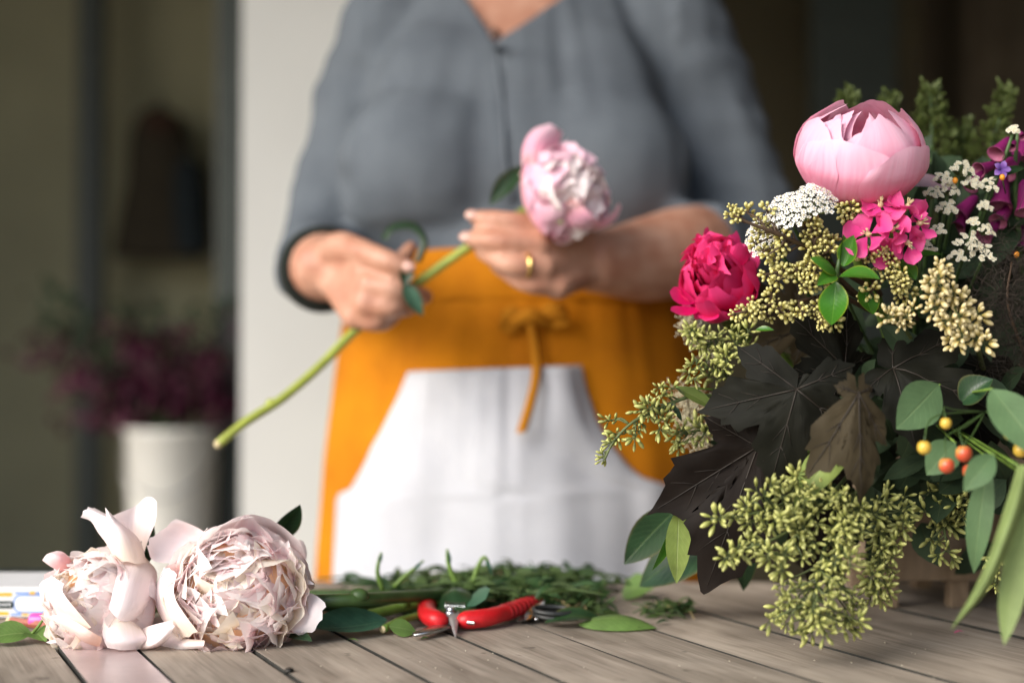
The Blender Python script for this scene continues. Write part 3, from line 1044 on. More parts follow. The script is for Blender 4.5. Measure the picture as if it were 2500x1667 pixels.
def ruffles(parent, O, axis, count, thmax, length, meshes, pick, seed=1, squash=(1, 1), r0=0.30, twist=0.7, aim=None, lvar=0.12):
    """frilled inner petals fanned out of the flower's heart"""
    r1 = random.Random(seed)
    B = basis(axis)
    for k in range(count):
        q = (k + 0.5) / count
        th = math.acos(1 - q * (1 - math.cos(thmax)))
        ph = k * 2.399963 + r1.uniform(-0.25, 0.25)
        th += r1.uniform(-0.09, 0.09)
        dx, dy, dz = math.sin(th) * math.cos(ph) * squash[0], math.sin(th) * math.sin(ph) * squash[1], math.cos(th)
        dv = B[:, 0] * dx + B[:, 1] * dy + B[:, 2] * dz
        ln = length(th, ph) * r1.uniform(1 - lvar, 1 + lvar * 0.6)
        dv = unit(dv + A(r1.uniform(-.12, .12), r1.uniform(-.12, .12), r1.uniform(-.12, .12)))
        # blade faces the axis, with a random turn
        y = B[:, 2] - dv * np.dot(B[:, 2], dv)
        y = unit(y) if np.linalg.norm(y) > 0.05 else unit(np.cross(dv, B[:, 0]))
        x = np.cross(y, dv)
        a = r1.gauss(0, twist)
        x, y = x * math.cos(a) + y * math.sin(a), -x * math.sin(a) + y * math.cos(a)
        Rm = np.stack([x, y, dv], 1)
        s = ln * (1 - r0)
        M = np.eye(4); M[:3, :3] = Rm * s * np.array([r1.uniform(0.85, 1.25), 1, 1]); M[:3, 3] = O + dv * ln * r0
        inst('petal', meshes[pick(th, r1)], Matrix(M.tolist()), parent)

# ------------------------------------------------------------------ petal and leaf materials
PM = {
    'blush': petal_mat('blush_petal', (0.96, 0.66, 0.53), (0.975, 0.82, 0.795), (0.985, 0.935, 0.92), 0.42, val=0.06, streak=0.16),
    'pinker': petal_mat('pinker_petal', (0.94, 0.47, 0.46), (0.96, 0.655, 0.675), (0.975, 0.84, 0.85), 0.42, val=0.06, streak=0.16),
    'cream': petal_mat('cream_petal', (0.88, 0.50, 0.12), (0.93, 0.78, 0.50), (0.975, 0.91, 0.80), 0.42, val=0.06),
    'guard': petal_mat('guard_petal', (0.88, 0.76, 0.66), (0.965, 0.84, 0.84), (0.97, 0.90, 0.905), 0.24, val=0.04, streak=0.18),
    'bud': petal_mat('bud_petal', (0.80, 0.12, 0.26), (0.84, 0.32, 0.47), (0.86, 0.52, 0.65), 0.22, rough=0.55, val=0.05, streak=0.26),
    'crimson': petal_mat('crimson_petal', (0.46, 0.0, 0.08), (0.70, 0.006, 0.125), (0.82, 0.05, 0.225), 0.28, rough=0.5, val=0.12),
    'held': petal_mat('held_petal', (0.78, 0.50, 0.38), (0.90, 0.44, 0.58), (0.92, 0.62, 0.73), 0.2, val=0.06),
    'heldpale': petal_mat('held_pale_petal', (0.90, 0.60, 0.55), (0.94, 0.76, 0.77), (0.95, 0.86, 0.86), 0.2, val=0.06),
    'hot': petal_mat('hot_pink_petal', (0.66, 0.03, 0.24), (0.78, 0.05, 0.27), (0.84, 0.13, 0.36), 0.3, val=0.12),
}
M_heart = simple('peony_heart', (0.95, 0.62, 0.38), 0.7, var=0.08, scale=90)
LM = {
    'dark': leaf_mat('dark_green_leaf', (0.016, 0.046, 0.018), (0.06, 0.12, 0.035), (0.10, 0.09, 0.03), 0.15, 0.35),
    'peony': leaf_mat('peony_leaf', (0.045, 0.125, 0.075), (0.10, 0.20, 0.11), None, 0.18, 0.42),
    'fresh': leaf_mat('fresh_leaf', (0.125, 0.22, 0.055), (0.23, 0.33, 0.11), None, 0.3, 0.45, spots=0.5),
    'glossy': leaf_mat('glossy_leaf', (0.040, 0.150, 0.012), (0.10, 0.24, 0.03), (0.26, 0.30, 0.02), 0.2, 0.28, 0.55, 0.15),
    'lime': leaf_mat('lime_leaf', (0.30, 0.40, 0.10), (0.42, 0.50, 0.20), None, 0.35, 0.5),
    'pale': leaf_mat('pale_gum_leaf', (0.185, 0.25, 0.085), (0.26, 0.33, 0.13), None, 0.2, 0.55, 0.3, 0.15),
    'sage': leaf_mat('sage_gum_leaf', (0.095, 0.17, 0.075), (0.15, 0.23, 0.10), None, 0.2, 0.55, 0.3, 0.15),
    'olive': leaf_mat('olive_leaf', (0.10, 0.14, 0.03), (0.18, 0.20, 0.06), None, 0.25, 0.5),
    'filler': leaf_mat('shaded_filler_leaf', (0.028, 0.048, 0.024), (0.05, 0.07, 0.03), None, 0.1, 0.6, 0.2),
}
LM['mauve'] = petal_mat('mauve_petal', (0.50, 0.28, 0.34), (0.55, 0.36, 0.42), (0.60, 0.44, 0.50), 0.3)
M_stem = simple('green_stem', (0.13, 0.22, 0.035), 0.5, var=0.25, scale=90)
M_stem_dark = simple('dark_green_stem', (0.045, 0.09, 0.022), 0.5, var=0.3, scale=80)
M_stem_y = simple('yellow_green_stem', (0.33, 0.38, 0.06), 0.5, var=0.2, scale=50)
M_cut = simple('cut_stem_end', (0.62, 0.52, 0.30), 0.8, var=0.15, scale=400)

def shells(parent, base, R, radius, height, layers, mats, seed=0, open0=0.92, open1=0.55, ruf=0.07, notch=0.06, dome=0.35, phase=0.0, rmin=0.20):
    """concentric whorls of broad ruffled petals, the inner ones standing higher so that the flower domes"""
    r1 = random.Random(seed)
    n = len(layers)
    for k, cnt in enumerate(layers):
        q = k / max(1, n - 1)
        rr = radius * (1 - (1 - rmin) * q)
        hh = height * (1 - dome + dome * (1 - (1 - q) ** 2))
        for j in range(cnt):
            pf = bowl(rr * r1.uniform(0.94, 1.05), hh * r1.uniform(0.90, 1.06), (open0 + (open1 - open0) * q) * r1.uniform(0.85, 1.12), 0.46)
            ph = phase + 2 * math.pi * (j + r1.uniform(-.22, .22)) / cnt + k * 0.7
            tilt = A(r1.uniform(-.002, .002), r1.uniform(-.002, .002), r1.uniform(-.002, .002))
            part('petal', bowl_petal(R, base + tilt, pf, ph, math.pi / cnt * r1.uniform(1.45, 2.0), r1.uniform(0.90, 1.04), r1.uniform(0.25, 0.42), seed * 100 + k * 17 + j, ruf * (0.8 + q), 1.0, 21, 12, notch, r1.uniform(-.10, .12)), PM[mats(q, r1)], parent)

def inner_set(name, mats, n=5, **kw):
    return [ruffle_mesh(name, 100 + 13 * i + 7 * k, PM[m], **kw) for k, m in enumerate(mats) for i in range(n)]

# ------------------------------------------------------------------ left blush peony (half closed)
D0 = 1.045
pa = thing('blush_peony', 'half-closed pale blush peony with an upright twisted petal, leftmost on the table', 'flower', T(240, 1583), 'cut peonies')
CA = P(232, 1474, 1.060)
axA = unit(A(-0.42, -0.86, 0.22))
setA = inner_set('blush_ruffle', ['blush', 'pinker', 'cream'], 5, wide=0.56, jag=0.06, ruf=0.075, curl=0.52)
def pickA(th, r):
    q = r.random()
    return r.randrange(0, 5) if q < 0.60 else (r.randrange(5, 10) if q < 0.88 else r.randrange(10, 15))
BA = basis(axA)
shells(pa, CA - axA * 0.034, BA, 0.0440, 0.066, [7, 7, 7], lambda q, r: r.choice(['blush', 'blush', 'pinker']), 11, 0.84, 0.70, 0.05, 0.05, 0.30, 0.0, 0.72)
part('heart', ellipsoid(CA - axA * 0.009, (0.036, 0.036, 0.034), BA, 24, 14), M_heart, pa)
ruffles(pa, CA - axA * 0.020, axA, 82, math.radians(68), lambda th, ph: 0.053 - 0.008 * max(0, math.cos(th) - 0.5), setA, pickA, 11, (1.0, 1.0), 0.40, 0.38, lvar=0.09)
def gp(parent, curves, mat, nu=11, nv=13, jag=0.0, seed=0, name='petal'):
    """a large petal shaped by hand: curves run claw to tip, from one edge to the other; (px, py, distance)"""
    g = loft([[P(*q) for q in c] for c in curves], nu, nv)
    v, f, uv = g
    r1 = random.Random(seed)
    if jag:
        vv = v.reshape(nu, nv, 3)
        for i in range(nu):
            vv[i, -1] += (vv[i, -1] - vv[i, -2]) * (math.sin(i * 1.7 + seed) + 0.5 * r1.uniform(-1, 1)) * jag
            vv[i, 0] += (vv[i, 0] - vv[i, 1]) * (math.sin(i * 1.3 + seed * 2)) * jag
        v = vv.reshape(-1, 3)
    return part(name, (v, f, uv), mat, parent)
d = 1.06
# big smooth petal closing the right side
gp(pa, [[(330, 1350, d + .012), (300, 1372, d - .005), (286, 1404, d - .022), (276, 1440, d - .034), (266, 1486, d - .036)],
        [(342, 1350, d + .012), (335, 1380, d - .006), (322, 1420, d - .026), (306, 1470, d - .036), (290, 1512, d - .034)],
        [(352, 1356, d + .014), (364, 1392, d), (356, 1440, d - .016), (340, 1485, d - .026), (316, 1516, d - .026)],
        [(356, 1362, d + .022), (383, 1395, d + .014), (378, 1440, d + .004), (364, 1474, d - .004), (336, 1508, d - .014)]], PM['guard'])
# upright petal, front half curling to the left
gp(pa, [[(282, 1372, d - .004), (262, 1330, d - .004), (240, 1300, d), (222, 1272, d + .004), (196, 1262, d + .002)],
        [(305, 1372, d - .012), (290, 1325, d - .018), (268, 1290, d - .016), (244, 1262, d - .006), (206, 1246, d)],
        [(338, 1374, d - .010), (322, 1320, d - .014), (296, 1285, d - .014), (262, 1262, d - .006), (216, 1238, d + .004)],
        [(358, 1376, d + .006), (345, 1325, d + .004), (315, 1290, d), (272, 1262, d + .004), (232, 1240, d + .012)]], PM['guard'], jag=0.15, seed=3)
gp(pa, [[(290, 1330, d + .006), (275, 1300, d), (262, 1275, d - .006), (257, 1238, d - .006)],
        [(305, 1328, d), (292, 1298, d - .010), (276, 1275, d - .012), (262, 1244, d - .010)],
        [(325, 1330, d + .002), (312, 1298, d - .006), (292, 1275, d - .008), (272, 1254, d - .004)]], PM['guard'], 7, 9)
# its back half rising to the right
gp(pa, [[(300, 1352, d + .020), (280, 1310, d + .018), (268, 1276, d + .016), (266, 1262, d + .014)],
        [(318, 1352, d + .024), (314, 1300, d + .026), (320, 1258, d + .026), (328, 1236, d + .024)],
        [(335, 1352, d + .026), (342, 1300, d + .024), (354, 1250, d + .020), (362, 1211, d + .018)],
        [(350, 1356, d + .026), (362, 1318, d + .018), (380, 1270, d + .010), (383, 1226, d + .008)]], PM['guard'], jag=0.2, seed=5)
# lower petals lying on the table
gp(pa, [[(255, 1512, d - .030), (250, 1540, d - .036), (254, 1562, d - .040), (262, 1580, d - .036)],
        [(285, 1508, d - .030), (288, 1540, d - .037), (292, 1566, d - .041), (296, 1586, d - .036)],
        [(318, 1515, d - .026), (326, 1546, d - .033), (330, 1568, d - .037), (332, 1585, d - .031)],
        [(340, 1528, d - .020), (352, 1545, d - .026), (358, 1562, d - .028), (352, 1580, d - .020)]], PM['guard'], jag=0.1, seed=8)
gp(pa, [[(330, 1540, d - .010), (362, 1528, d - .022), (392, 1520, d - .030), (420, 1514, d - .032)],
        [(322, 1562, d - .016), (360, 1556, d - .028), (396, 1542, d - .034), (424, 1530, d - .034)],
        [(318, 1580, d - .012), (356, 1580, d - .030), (388, 1568, d - .036), (418, 1548, d - .030)],
        [(322, 1586, d), (350, 1588, d - .010), (382, 1580, d - .018), (405, 1566, d - .018)]], PM['guard'], jag=0.25, seed=9)
# left and lower-left petals
gp(pa, [[(165, 1410, d), (140, 1392, d - .008), (120, 1380, d - .010), (103, 1367, d - .008)],
        [(172, 1390, d - .004), (152, 1368, d - .016), (132, 1356, d - .016), (115, 1352, d - .010)],
        [(180, 1376, d), (165, 1355, d - .006), (152, 1346, d - .006), (139, 1344, d - .002)]], PM['pinker'], 9, 9)
gp(pa, [[(190, 1560, d - .010), (140, 1520, d - .006), (104, 1470, d + .004), (97, 1425, d + .002), (126, 1406, d - .008)],
        [(205, 1540, d - .034), (162, 1500, d - .034), (130, 1462, d - .028), (126, 1430, d - .026), (140, 1414, d - .024)],
        [(222, 1530, d - .044), (190, 1492, d - .044), (162, 1458, d - .040), (152, 1440, d - .036), (156, 1424, d - .032)]], PM['guard'], jag=0.1, seed=10)
gp(pa, [[(240, 1584, d - .012), (190, 1572, d - .010), (140, 1530, d - .004), (95, 1500, d - .004)],
        [(245, 1572, d - .036), (205, 1556, d - .042), (165, 1530, d - .034), (118, 1502, d - .018)],
        [(250, 1556, d - .044), (222, 1540, d - .048), (190, 1520, d - .044), (150, 1500, d - .032)]], PM['blush'], jag=0.1, seed=12)
gp(pa, [[(165, 1560, d - .006), (145, 1556, d - .014), (112, 1567, d - .020)], [(170, 1566, d - .01), (150, 1566, d - .02), (122, 1570, d - .022)], [(172, 1572, d - .006), (158, 1574, d - .012), (140, 1573, d - .016)]], PM['guard'], 5, 7)
part('stem', tube(catmull([CA - axA * 0.036, CA - axA * 0.07 + A(0.0, 0, -0.012), T(330, 1500, 0.006), T(420, 1472, 0.006)], 14), [0.006, 0.0048, 0.0045], 10), M_stem, pa)
part('leaf', pleaf((318, 1400), (376, 1282), 46, 1.10, 1.085, normal=(0.5, -0.8, 0.2), fold=0.5, bend=0.05), LM['dark'], pa)

# ------------------------------------------------------------------ right blush peony (full, ruffled)
pb = thing('blush_peony', 'full ruffled pale blush peony with golden heart facing the camera on the table', 'flower', T(565, 1590), 'cut peonies')
CB = P(568, 1450, 1.055)
axB = unit(A(0.04, -0.97, 0.20))
setB = inner_set('blush_ruffle', ['blush', 'pinker', 'cream'], 6, wide=0.62, jag=0.06, ruf=0.08, curl=0.52)
def pickB(th, r):
    q = r.random()
    if th < 0.42: return r.randrange(12, 18) if q < 0.55 else r.randrange(0, 12)
    return r.randrange(0, 6) if q < 0.58 else (r.randrange(6, 12) if q < 0.93 else r.randrange(12, 18))
BB = basis(axB)
shells(pb, CB - axB * 0.040, BB, 0.0520, 0.064, [9, 9, 9], lambda q, r: r.choice(['blush', 'blush', 'pinker']), 21, 0.90, 0.80, 0.05, 0.045, 0.30, 0.0, 0.80)
part('heart', ellipsoid(CB - axB * 0.010, (0.045, 0.043, 0.034), BB, 24, 14), M_heart, pb)
ruffles(pb, CB - axB * 0.030, axB, 104, math.radians(66), lambda th, ph: 0.066 - 0.012 * max(0, math.cos(th) - 0.5), setB, pickB, 21, (1.06, 0.96), 0.40, 0.38, lvar=0.09)
d = 1.06
gp(pb, [[(520, 1400, d), (470, 1368, d + .004), (420, 1374, d + .004), (374, 1368, d), (360, 1336, d - .004)],
        [(522, 1385, d + .006), (478, 1345, d + .016), (430, 1335, d + .018), (385, 1330, d + .010), (367, 1314, d + .004)],
        [(530, 1372, d + .012), (498, 1330, d + .022), (456, 1305, d + .024), (420, 1290, d + .018), (398, 1292, d + .012)],
        [(545, 1365, d + .016), (520, 1325, d + .020), (495, 1295, d + .020), (455, 1275, d + .016), (428, 1266, d + .014)]], PM['guard'], 13, 13, 0.35, 2)
gp(pb, [[(520, 1390, d + .020), (512, 1350, d + .010), (522, 1310, d - .002), (545, 1278, d - .008)],
        [(560, 1385, d + .036), (562, 1330, d + .036), (572, 1285, d + .022), (590, 1258, d + .006)],
        [(620, 1385, d + .042), (628, 1330, d + .046), (636, 1285, d + .030), (638, 1259, d + .012)],
        [(672, 1400, d + .040), (690, 1345, d + .042), (692, 1305, d + .030), (684, 1281, d + .014)],
        [(700, 1420, d + .034), (738, 1395, d + .030), (747, 1360, d + .020), (733, 1322, d + .006)]], PM['guard'], 17, 13, 0.12, 4)
gp(pb, [[(690, 1420, d + .03), (720, 1402, d + .034), (742, 1388, d + .030)], [(700, 1380, d + .04), (735, 1355, d + .044), (750, 1350, d + .036)], [(700, 1340, d + .04), (728, 1318, d + .04), (742, 1322, d + .034)]], PM['guard'], 9, 9)
gp(pb, [[(690, 1420, d + .010), (735, 1440, d + .006), (770, 1452, d), (793, 1470, d - .004)],
        [(690, 1455, d + .004), (732, 1470, d - .002), (770, 1485, d - .008), (788, 1500, d - .010)],
        [(685, 1490, d), (722, 1506, d - .008), (752, 1520, d - .012), (768, 1536, d - .012)],
        [(672, 1515, d), (700, 1532, d - .008), (716, 1542, d - .012), (730, 1551, d - .010)]], PM['guard'], 13, 11, 0.5, 6)
for k, (b_, t_) in enumerate([((705, 1385), (732, 1362)), ((710, 1395), (738, 1378)), ((712, 1412), (768, 1426)), ((690, 1372), (704, 1318))]):
    part('petal', pleaf(b_, t_, 16 if k == 2 else 24, d + .01, d - .004, normal=(0.2, -0.9, 0.4), fold=0.3, bend=0.1, wid=0.6), PM['guard'], pb)
gp(pb, [[(440, 1560, d - .016), (405, 1525, d - .010), (380, 1478, d), (378, 1440, d + .002), (400, 1385, d)],
        [(462, 1552, d - .036), (428, 1512, d - .034), (404, 1470, d - .026), (400, 1432, d - .020), (415, 1388, d - .012)],
        [(482, 1540, d - .046), (452, 1500, d - .046), (430, 1466, d - .040), (424, 1436, d - .032), (432, 1400, d - .024)]], PM['guard'], 11, 13, 0.1, 7)
gp(pb, [[(410, 1530, d + .004), (396, 1548, d - .004), (384, 1578, d - .006)],
        [(450, 1556, d - .020), (440, 1572, d - .024), (432, 1584, d - .020)],
        [(500, 1562, d - .034), (498, 1574, d - .036), (492, 1582, d - .030)]], PM['guard'], 11, 7, 0.1, 8)
part('stem', tube(catmull([CB - axB * 0.04, CB - axB * 0.075 + A(0, 0, -0.014), T(640, 1480, 0.008), T(770, 1462, 0.012)], 14), [0.0065, 0.005, 0.0045], 10), M_stem, pb)
part('leaf', pleaf((668, 1320), (733, 1231), 62, 1.12, 1.10, normal=(0.55, -0.8, 0.1), fold=0.55, bend=-0.06), LM['dark'], pb)
part('leaf', pleaf((700, 1545), (762, 1565), 40, 1.06, 1.04, normal=(0, -0.5, 0.9), fold=0.2, bend=0.05), LM['dark'], pb)

# ------------------------------------------------------------------ pink bud-shaped peony on top of the bouquet
DB = 1.04
pp = thing('pink_peony', 'large smooth cup-shaped pink peony crowning the bouquet', 'flower', P(2085, 490, DB))
axP = unit(A(0.03, -0.42, 0.91))
CP = P(2086, 486, DB + 0.012)
BP = basis(axP, 0.0, (0, 1, 0))
profP = bowl(0.0470, 0.070, 0.52, 0.46)
profP2 = bowl(0.042, 0.067, 0.36, 0.48)
profP3 = bowl(0.034, 0.064, 0.28, 0.50)
def az(px_, py_):      # direction round the flower towards an image direction (right, towards the viewer)
    w = A(px_, -py_, 0)
    return math.atan2(np.dot(w, BP[:, 1]), np.dot(w, BP[:, 0]))
for k, (wx, wy, hf, v1, sc, rn) in enumerate([(-0.55, 1, 1.05, 0.80, 1.0, 0.20), (0.75, 1, 0.90, 0.76, 1.03, 0.24), (1, -0.1, 0.85, 0.97, 1.0, 0.18), (-1, 0.2, 0.85, 0.90, 0.985, 0.18), (0.5, -1, 0.8, 1.0, 1.0, 0.3), (-0.6, -1, 0.8, 0.98, 1.0, 0.3)]):
    part('petal', bowl_petal(BP, CP, profP, az(wx, wy), hf, v1, rn, 80 + k, 0.018, sc, 17, 15, 0.010), PM['bud'], pp)
for k, (wx, wy, hf, v1) in enumerate([(0.30, 1, 0.74, 0.98), (-1, 0.6, 0.66, 0.92), (1, 0.35, 0.62, 1.0), (0.2, -1, 0.7, 1.0), (-0.9, -0.6, 0.6, 1.0)]):
    part('petal', bowl_petal(BP, CP + axP * 0.002, profP2, az(wx, wy), hf, v1, 0.20, 90 + k, 0.022, 1.0, 15, 13, 0.012), PM['bud'], pp)
for k in range(5):
    part('petal', bowl_petal(BP, CP + axP * 0.003, profP3, k * 1.257 + 0.9, 0.72, 0.9 + 0.05 * (k % 3), 0.2, 97 + k, 0.03, 1.0, 13, 11, 0.015), PM['bud'], pp)
for k in range(4):
    part('petal', bowl_petal(BP, CP + axP * 0.006, bowl(0.024, 0.060, 0.16, 0.5), k * 1.57 + 0.3, 0.9, 1.0, 0.3, 197 + k, 0.05, 1.0, 13, 11, 0.02), PM['bud'], pp)
part('petal', pleaf((2040, 345), (2052, 278), 42, DB - .020, DB - .016, normal=(0.1, -0.8, 0.5), fold=-0.5, bend=0.15, wid=0.55, wav=0.08, pw=0.6), PM['bud'], pp)
part('receptacle', ellipsoid(CP + axP * 0.001, (0.016, 0.016, 0.009), BP, 14, 8), M_stem, pp)
part('stem', tube(catmull([CP, CP - axP * 0.05 + A(0.01, 0, 0), P(2150, 760, 1.12), P(2230, 1080, 1.20)], 14), [0.0055, 0.0045, 0.004], 9), M_stem, pp)

# ------------------------------------------------------------------ crimson peony
pc = thing('crimson_peony', 'crimson peony at the left edge of the bouquet below the yellow berries', 'flower', P(1745, 700, 1.10))
axC = unit(A(-0.42, -0.80, 0.40))
CC = P(1752, 690, 1.105)
BC = basis(axC)
setC = [ruffle_mesh('crimson_ruffle', 400 + i, PM['crimson'], wide=0.46, jag=0.14, ruf=0.10, curl=0.45) for i in range(6)]
upC = A(0, 0, 0.010)
ruffles(pc, CC - axC * 0.012 + upC * 0.6, unit(axC + A(-0.1, 0, 0.55)), 20, math.radians(40), lambda th, ph: 0.040, setC, lambda th, r: r.randrange(6), 31, (0.95, 0.9), 0.3, 0.6)
profC = bowl(0.0315, 0.050, 0.80)
for k in range(7):
    part('petal', bowl_petal(BC, CC - axC * 0.024, profC, k * 0.9 + 0.15, 0.55, 0.82 + 0.12 * math.sin(k * 1.7), 0.38, 140 + k, 0.06, 1.0, notch=0.03), PM['crimson'], pc)
shells(pc, CC - axC * 0.022 + A(0, 0, .004), BC, 0.0300, 0.052, [5, 6, 6, 5, 4], lambda q, r: 'crimson', 31, 0.80, 0.50, 0.05, 0.03, 0.35)
for k, (b_, t_, w_, dd) in enumerate([((1700, 738), (1634, 712), 46, -.010), ((1715, 752), (1637, 758), 36, -.022), ((1740, 750), (1722, 784), 56, -.014), ((1800, 690), (1836, 612), 60, .018), ((1790, 660), (1800, 592), 60, .026), ((1800, 720), (1842, 660), 46, .014)]):
    part('petal', pleaf(b_, t_, w_, 1.10 + dd * 0.3, 1.10 + dd, normal=(-0.3, -0.8, 0.5), fold=0.3, bend=-0.12, wid=0.62, pw=0.5), PM['crimson'], pc)
part('sepal', pleaf((1810, 720), (1826, 690), 30, 1.118, 1.116, normal=(0.3, -0.8, 0)), LM['dark'], pc)
part('stem', tube(catmull([CC - axC * 0.022, CC - axC * 0.05 + A(0, 0, -0.02), P(1900, 860, 1.16), P(2080, 1100, 1.20)], 14), [0.005, 0.004, 0.004], 8), M_stem, pc)

# ------------------------------------------------------------------ peony in the hands
ph_ = thing('held_peony', 'pink peony on a long green stem held in both hands', 'flower', P(1150, 600, 1.352))
axH = unit(A(0.80, -0.52, 0.22))
CH = P(1378, 470, 1.325)
BH = basis(axH)
setH = inner_set('held_ruffle', ['held', 'heldpale'], 5, wide=0.52, jag=0.08, curl=0.45)
shells(ph_, CH - axH * 0.032, BH, 0.042, 0.062, [7, 7, 7], lambda q, r: r.choice(['held', 'heldpale']) if q < .6 else 'heldpale', 41, 0.80, 0.70, 0.05, 0.05, 0.32, 0.0, 0.75)
ruffles(ph_, CH - axH * 0.016, axH, 70, math.radians(80), lambda th, ph: 0.052, setH, lambda th, r: r.randrange(0, 10) if th > 0.8 else r.randrange(5, 10), 41, (1, 1.0), 0.3, 0.7)
profH = bowl(0.043, 0.058, 0.80)
for k in range(7):
    part('petal', bowl_petal(BH, CH - axH * 0.034, profH, k * 0.9 + 0.3, 0.56, 0.86 + 0.1 * math.sin(k * 2.3), 0.36, 170 + k, 0.05, 1.0), PM['held'], ph_)
d = 1.325
gp(ph_, [[(1320, 478, d), (1278, 420, d - .004), (1276, 360, d - .004), (1300, 318, d), (1338, 303, d + .006)],
         [(1335, 470, d - .014), (1300, 410, d - .022), (1300, 360, d - .020), (1322, 326, d - .012), (1350, 306, d - .002)],
         [(1352, 455, d - .008), (1332, 405, d - .012), (1338, 365, d - .010), (1352, 338, d - .004), (1368, 318, d + .004)],
         [(1362, 445, d + .008), (1350, 400, d + .010), (1358, 370, d + .012), (1368, 345, d + .014), (1374, 325, d + .016)]], PM['held'])
gp(ph_, [[(1325, 485, d - .006), (1345, 520, d - .016), (1372, 548, d - .014), (1400, 566, d - .006)],
         [(1345, 470, d - .024), (1385, 512, d - .034), (1412, 545, d - .030), (1432, 562, d - .018)],
         [(1372, 462, d - .030), (1424, 505, d - .038), (1450, 530, d - .036), (1466, 545, d - .024)]], PM['held'])
gp(ph_, [[(1400, 540, d - .02), (1450, 545, d - .03), (1490, 525, d - .03), (1510, 495, d - .026)],
         [(1410, 555, d - .004), (1455, 562, d - .010), (1500, 540, d - .014), (1518, 505, d - .014)]], PM['held'], 7, 9)
stem_pts = [P(1316, 492, 1.345), P(1285, 512, 1.354), P(1215, 560, 1.356), P(1140, 606, 1.356), P(1040, 676, 1.358), P(950, 745, 1.358), P(868, 806, 1.352), P(780, 895, 1.335), P(690, 972, 1.315), P(600, 1030, 1.30), P(535, 1082, 1.29)]
st = part('stem', tube(catmull(stem_pts, 50), [0.0052, 0.0046, 0.0045, 0.0044, 0.0043, 0.0042], 12), M_stem_y, ph_)
part('node', ellipsoid(P(664, 985, 1.312), (0.0062, 0.006, 0.0048)), M_stem_y, st)
part('cut_end', ellipsoid(P(533, 1084, 1.2895), (0.0041, 0.0041, 0.0041), seg=12, rings=6), M_cut, st)
part('sepal', pleaf((1322, 492), (1312, 440), 34, 1.325, 1.318, normal=(-0.6, -0.6, 0), fold=0.3), LM['lime'], ph_)
part('sepal', pleaf((1335, 500), (1375, 545), 30, 1.318, 1.296, normal=(-0.3, -0.8, -0.3), fold=0.3), LM['lime'], ph_)
part('leaf', pleaf((1290, 400), (1196, 502), 48, 1.345, 1.335, normal=(0.3, -0.7, 0.6), fold=0.5, bend=0.06, wid=0.55), LM['dark'], ph_)
g = loft([[P(1010, 640, 1.345), P(1028, 590, 1.345), P(1002, 562, 1.345), P(962, 566, 1.343), P(946, 585, 1.34)],
          [P(1020, 640, 1.343), P(1040, 588, 1.343), P(1008, 550, 1.345), P(958, 554, 1.344), P(936, 584, 1.342)],
          [P(1028, 640, 1.348), P(1046, 588, 1.350), P(1012, 542, 1.352), P(955, 548, 1.350), P(930, 582, 1.346)]], 7, 15)
part('leaf', g, LM['dark'], ph_)
part('leaf', pleaf((985, 690), (1032, 772), 40, 1.325, 1.325, normal=(0.2, -0.9, 0.2), fold=0.4, bend=0.03), LM['peony'], ph_)
part('leaf', pleaf((1000, 640), (985, 700), 36, 1.326, 1.322, normal=(0.2, -0.9, 0.2), fold=0.4, bend=0.03), LM['dark'], ph_)

# ================================================================== the bouquet
# ------------------------------------------------------------------ footed wooden box it stands in
M_box = wood('pale_box_wood', (0.15, 0.105, 0.07), (0.30, 0.225, 0.155), (0, 0, 1), 0.7, 0.2, 0.5)
BXL = P(2135, 1400, 1.205)
bx0, by0 = BXL[0], 1.205
bz0 = T(2160, 1478)[2] + 0.024
crate = thing('wooden_box', 'pale wooden box on small square feet holding the bouquet', 'box', (bx0 + 0.10, by0 + 0.06, TABLE_Z))
part('front_panel', box((bx0, by0, bz0), (bx0 + 0.215, by0 + 0.010, bz0 + 0.095), 0.0015), M_box, crate, False)
part('back_panel', box((bx0, by0 + 0.128, bz0), (bx0 + 0.215, by0 + 0.138, bz0 + 0.095), 0.0015), M_box, crate, False)
part('side_panel', box((bx0 + 0.0005, by0 + 0.0105, bz0 + 0.0005), (bx0 + 0.010, by0 + 0.1275, bz0 + 0.0945), 0.0015), M_box, crate, False)
part('side_panel', box((bx0 + 0.205, by0 + 0.0105, bz0 + 0.0005), (bx0 + 0.2145, by0 + 0.1275, bz0 + 0.0945), 0.0015), M_box, crate, False)
part('bottom', box((bx0 + 0.0105, by0 + 0.0105, bz0 + 0.001), (bx0 + 0.2045, by0 + 0.1275, bz0 + 0.009)), M_box, crate, False)
for fx in (0.006, 0.066, 0.132, 0.193):
    for fy in (0.006, 0.114):
        part('foot', box((bx0 + fx, by0 + fy, TABLE_Z + 0.0002), (bx0 + fx + 0.016, by0 + fy + 0.018, bz0 - 0.0004), 0.0012), M_box, crate, False)

HEART = P(2230, 1010, 1.215)          # where the stems meet

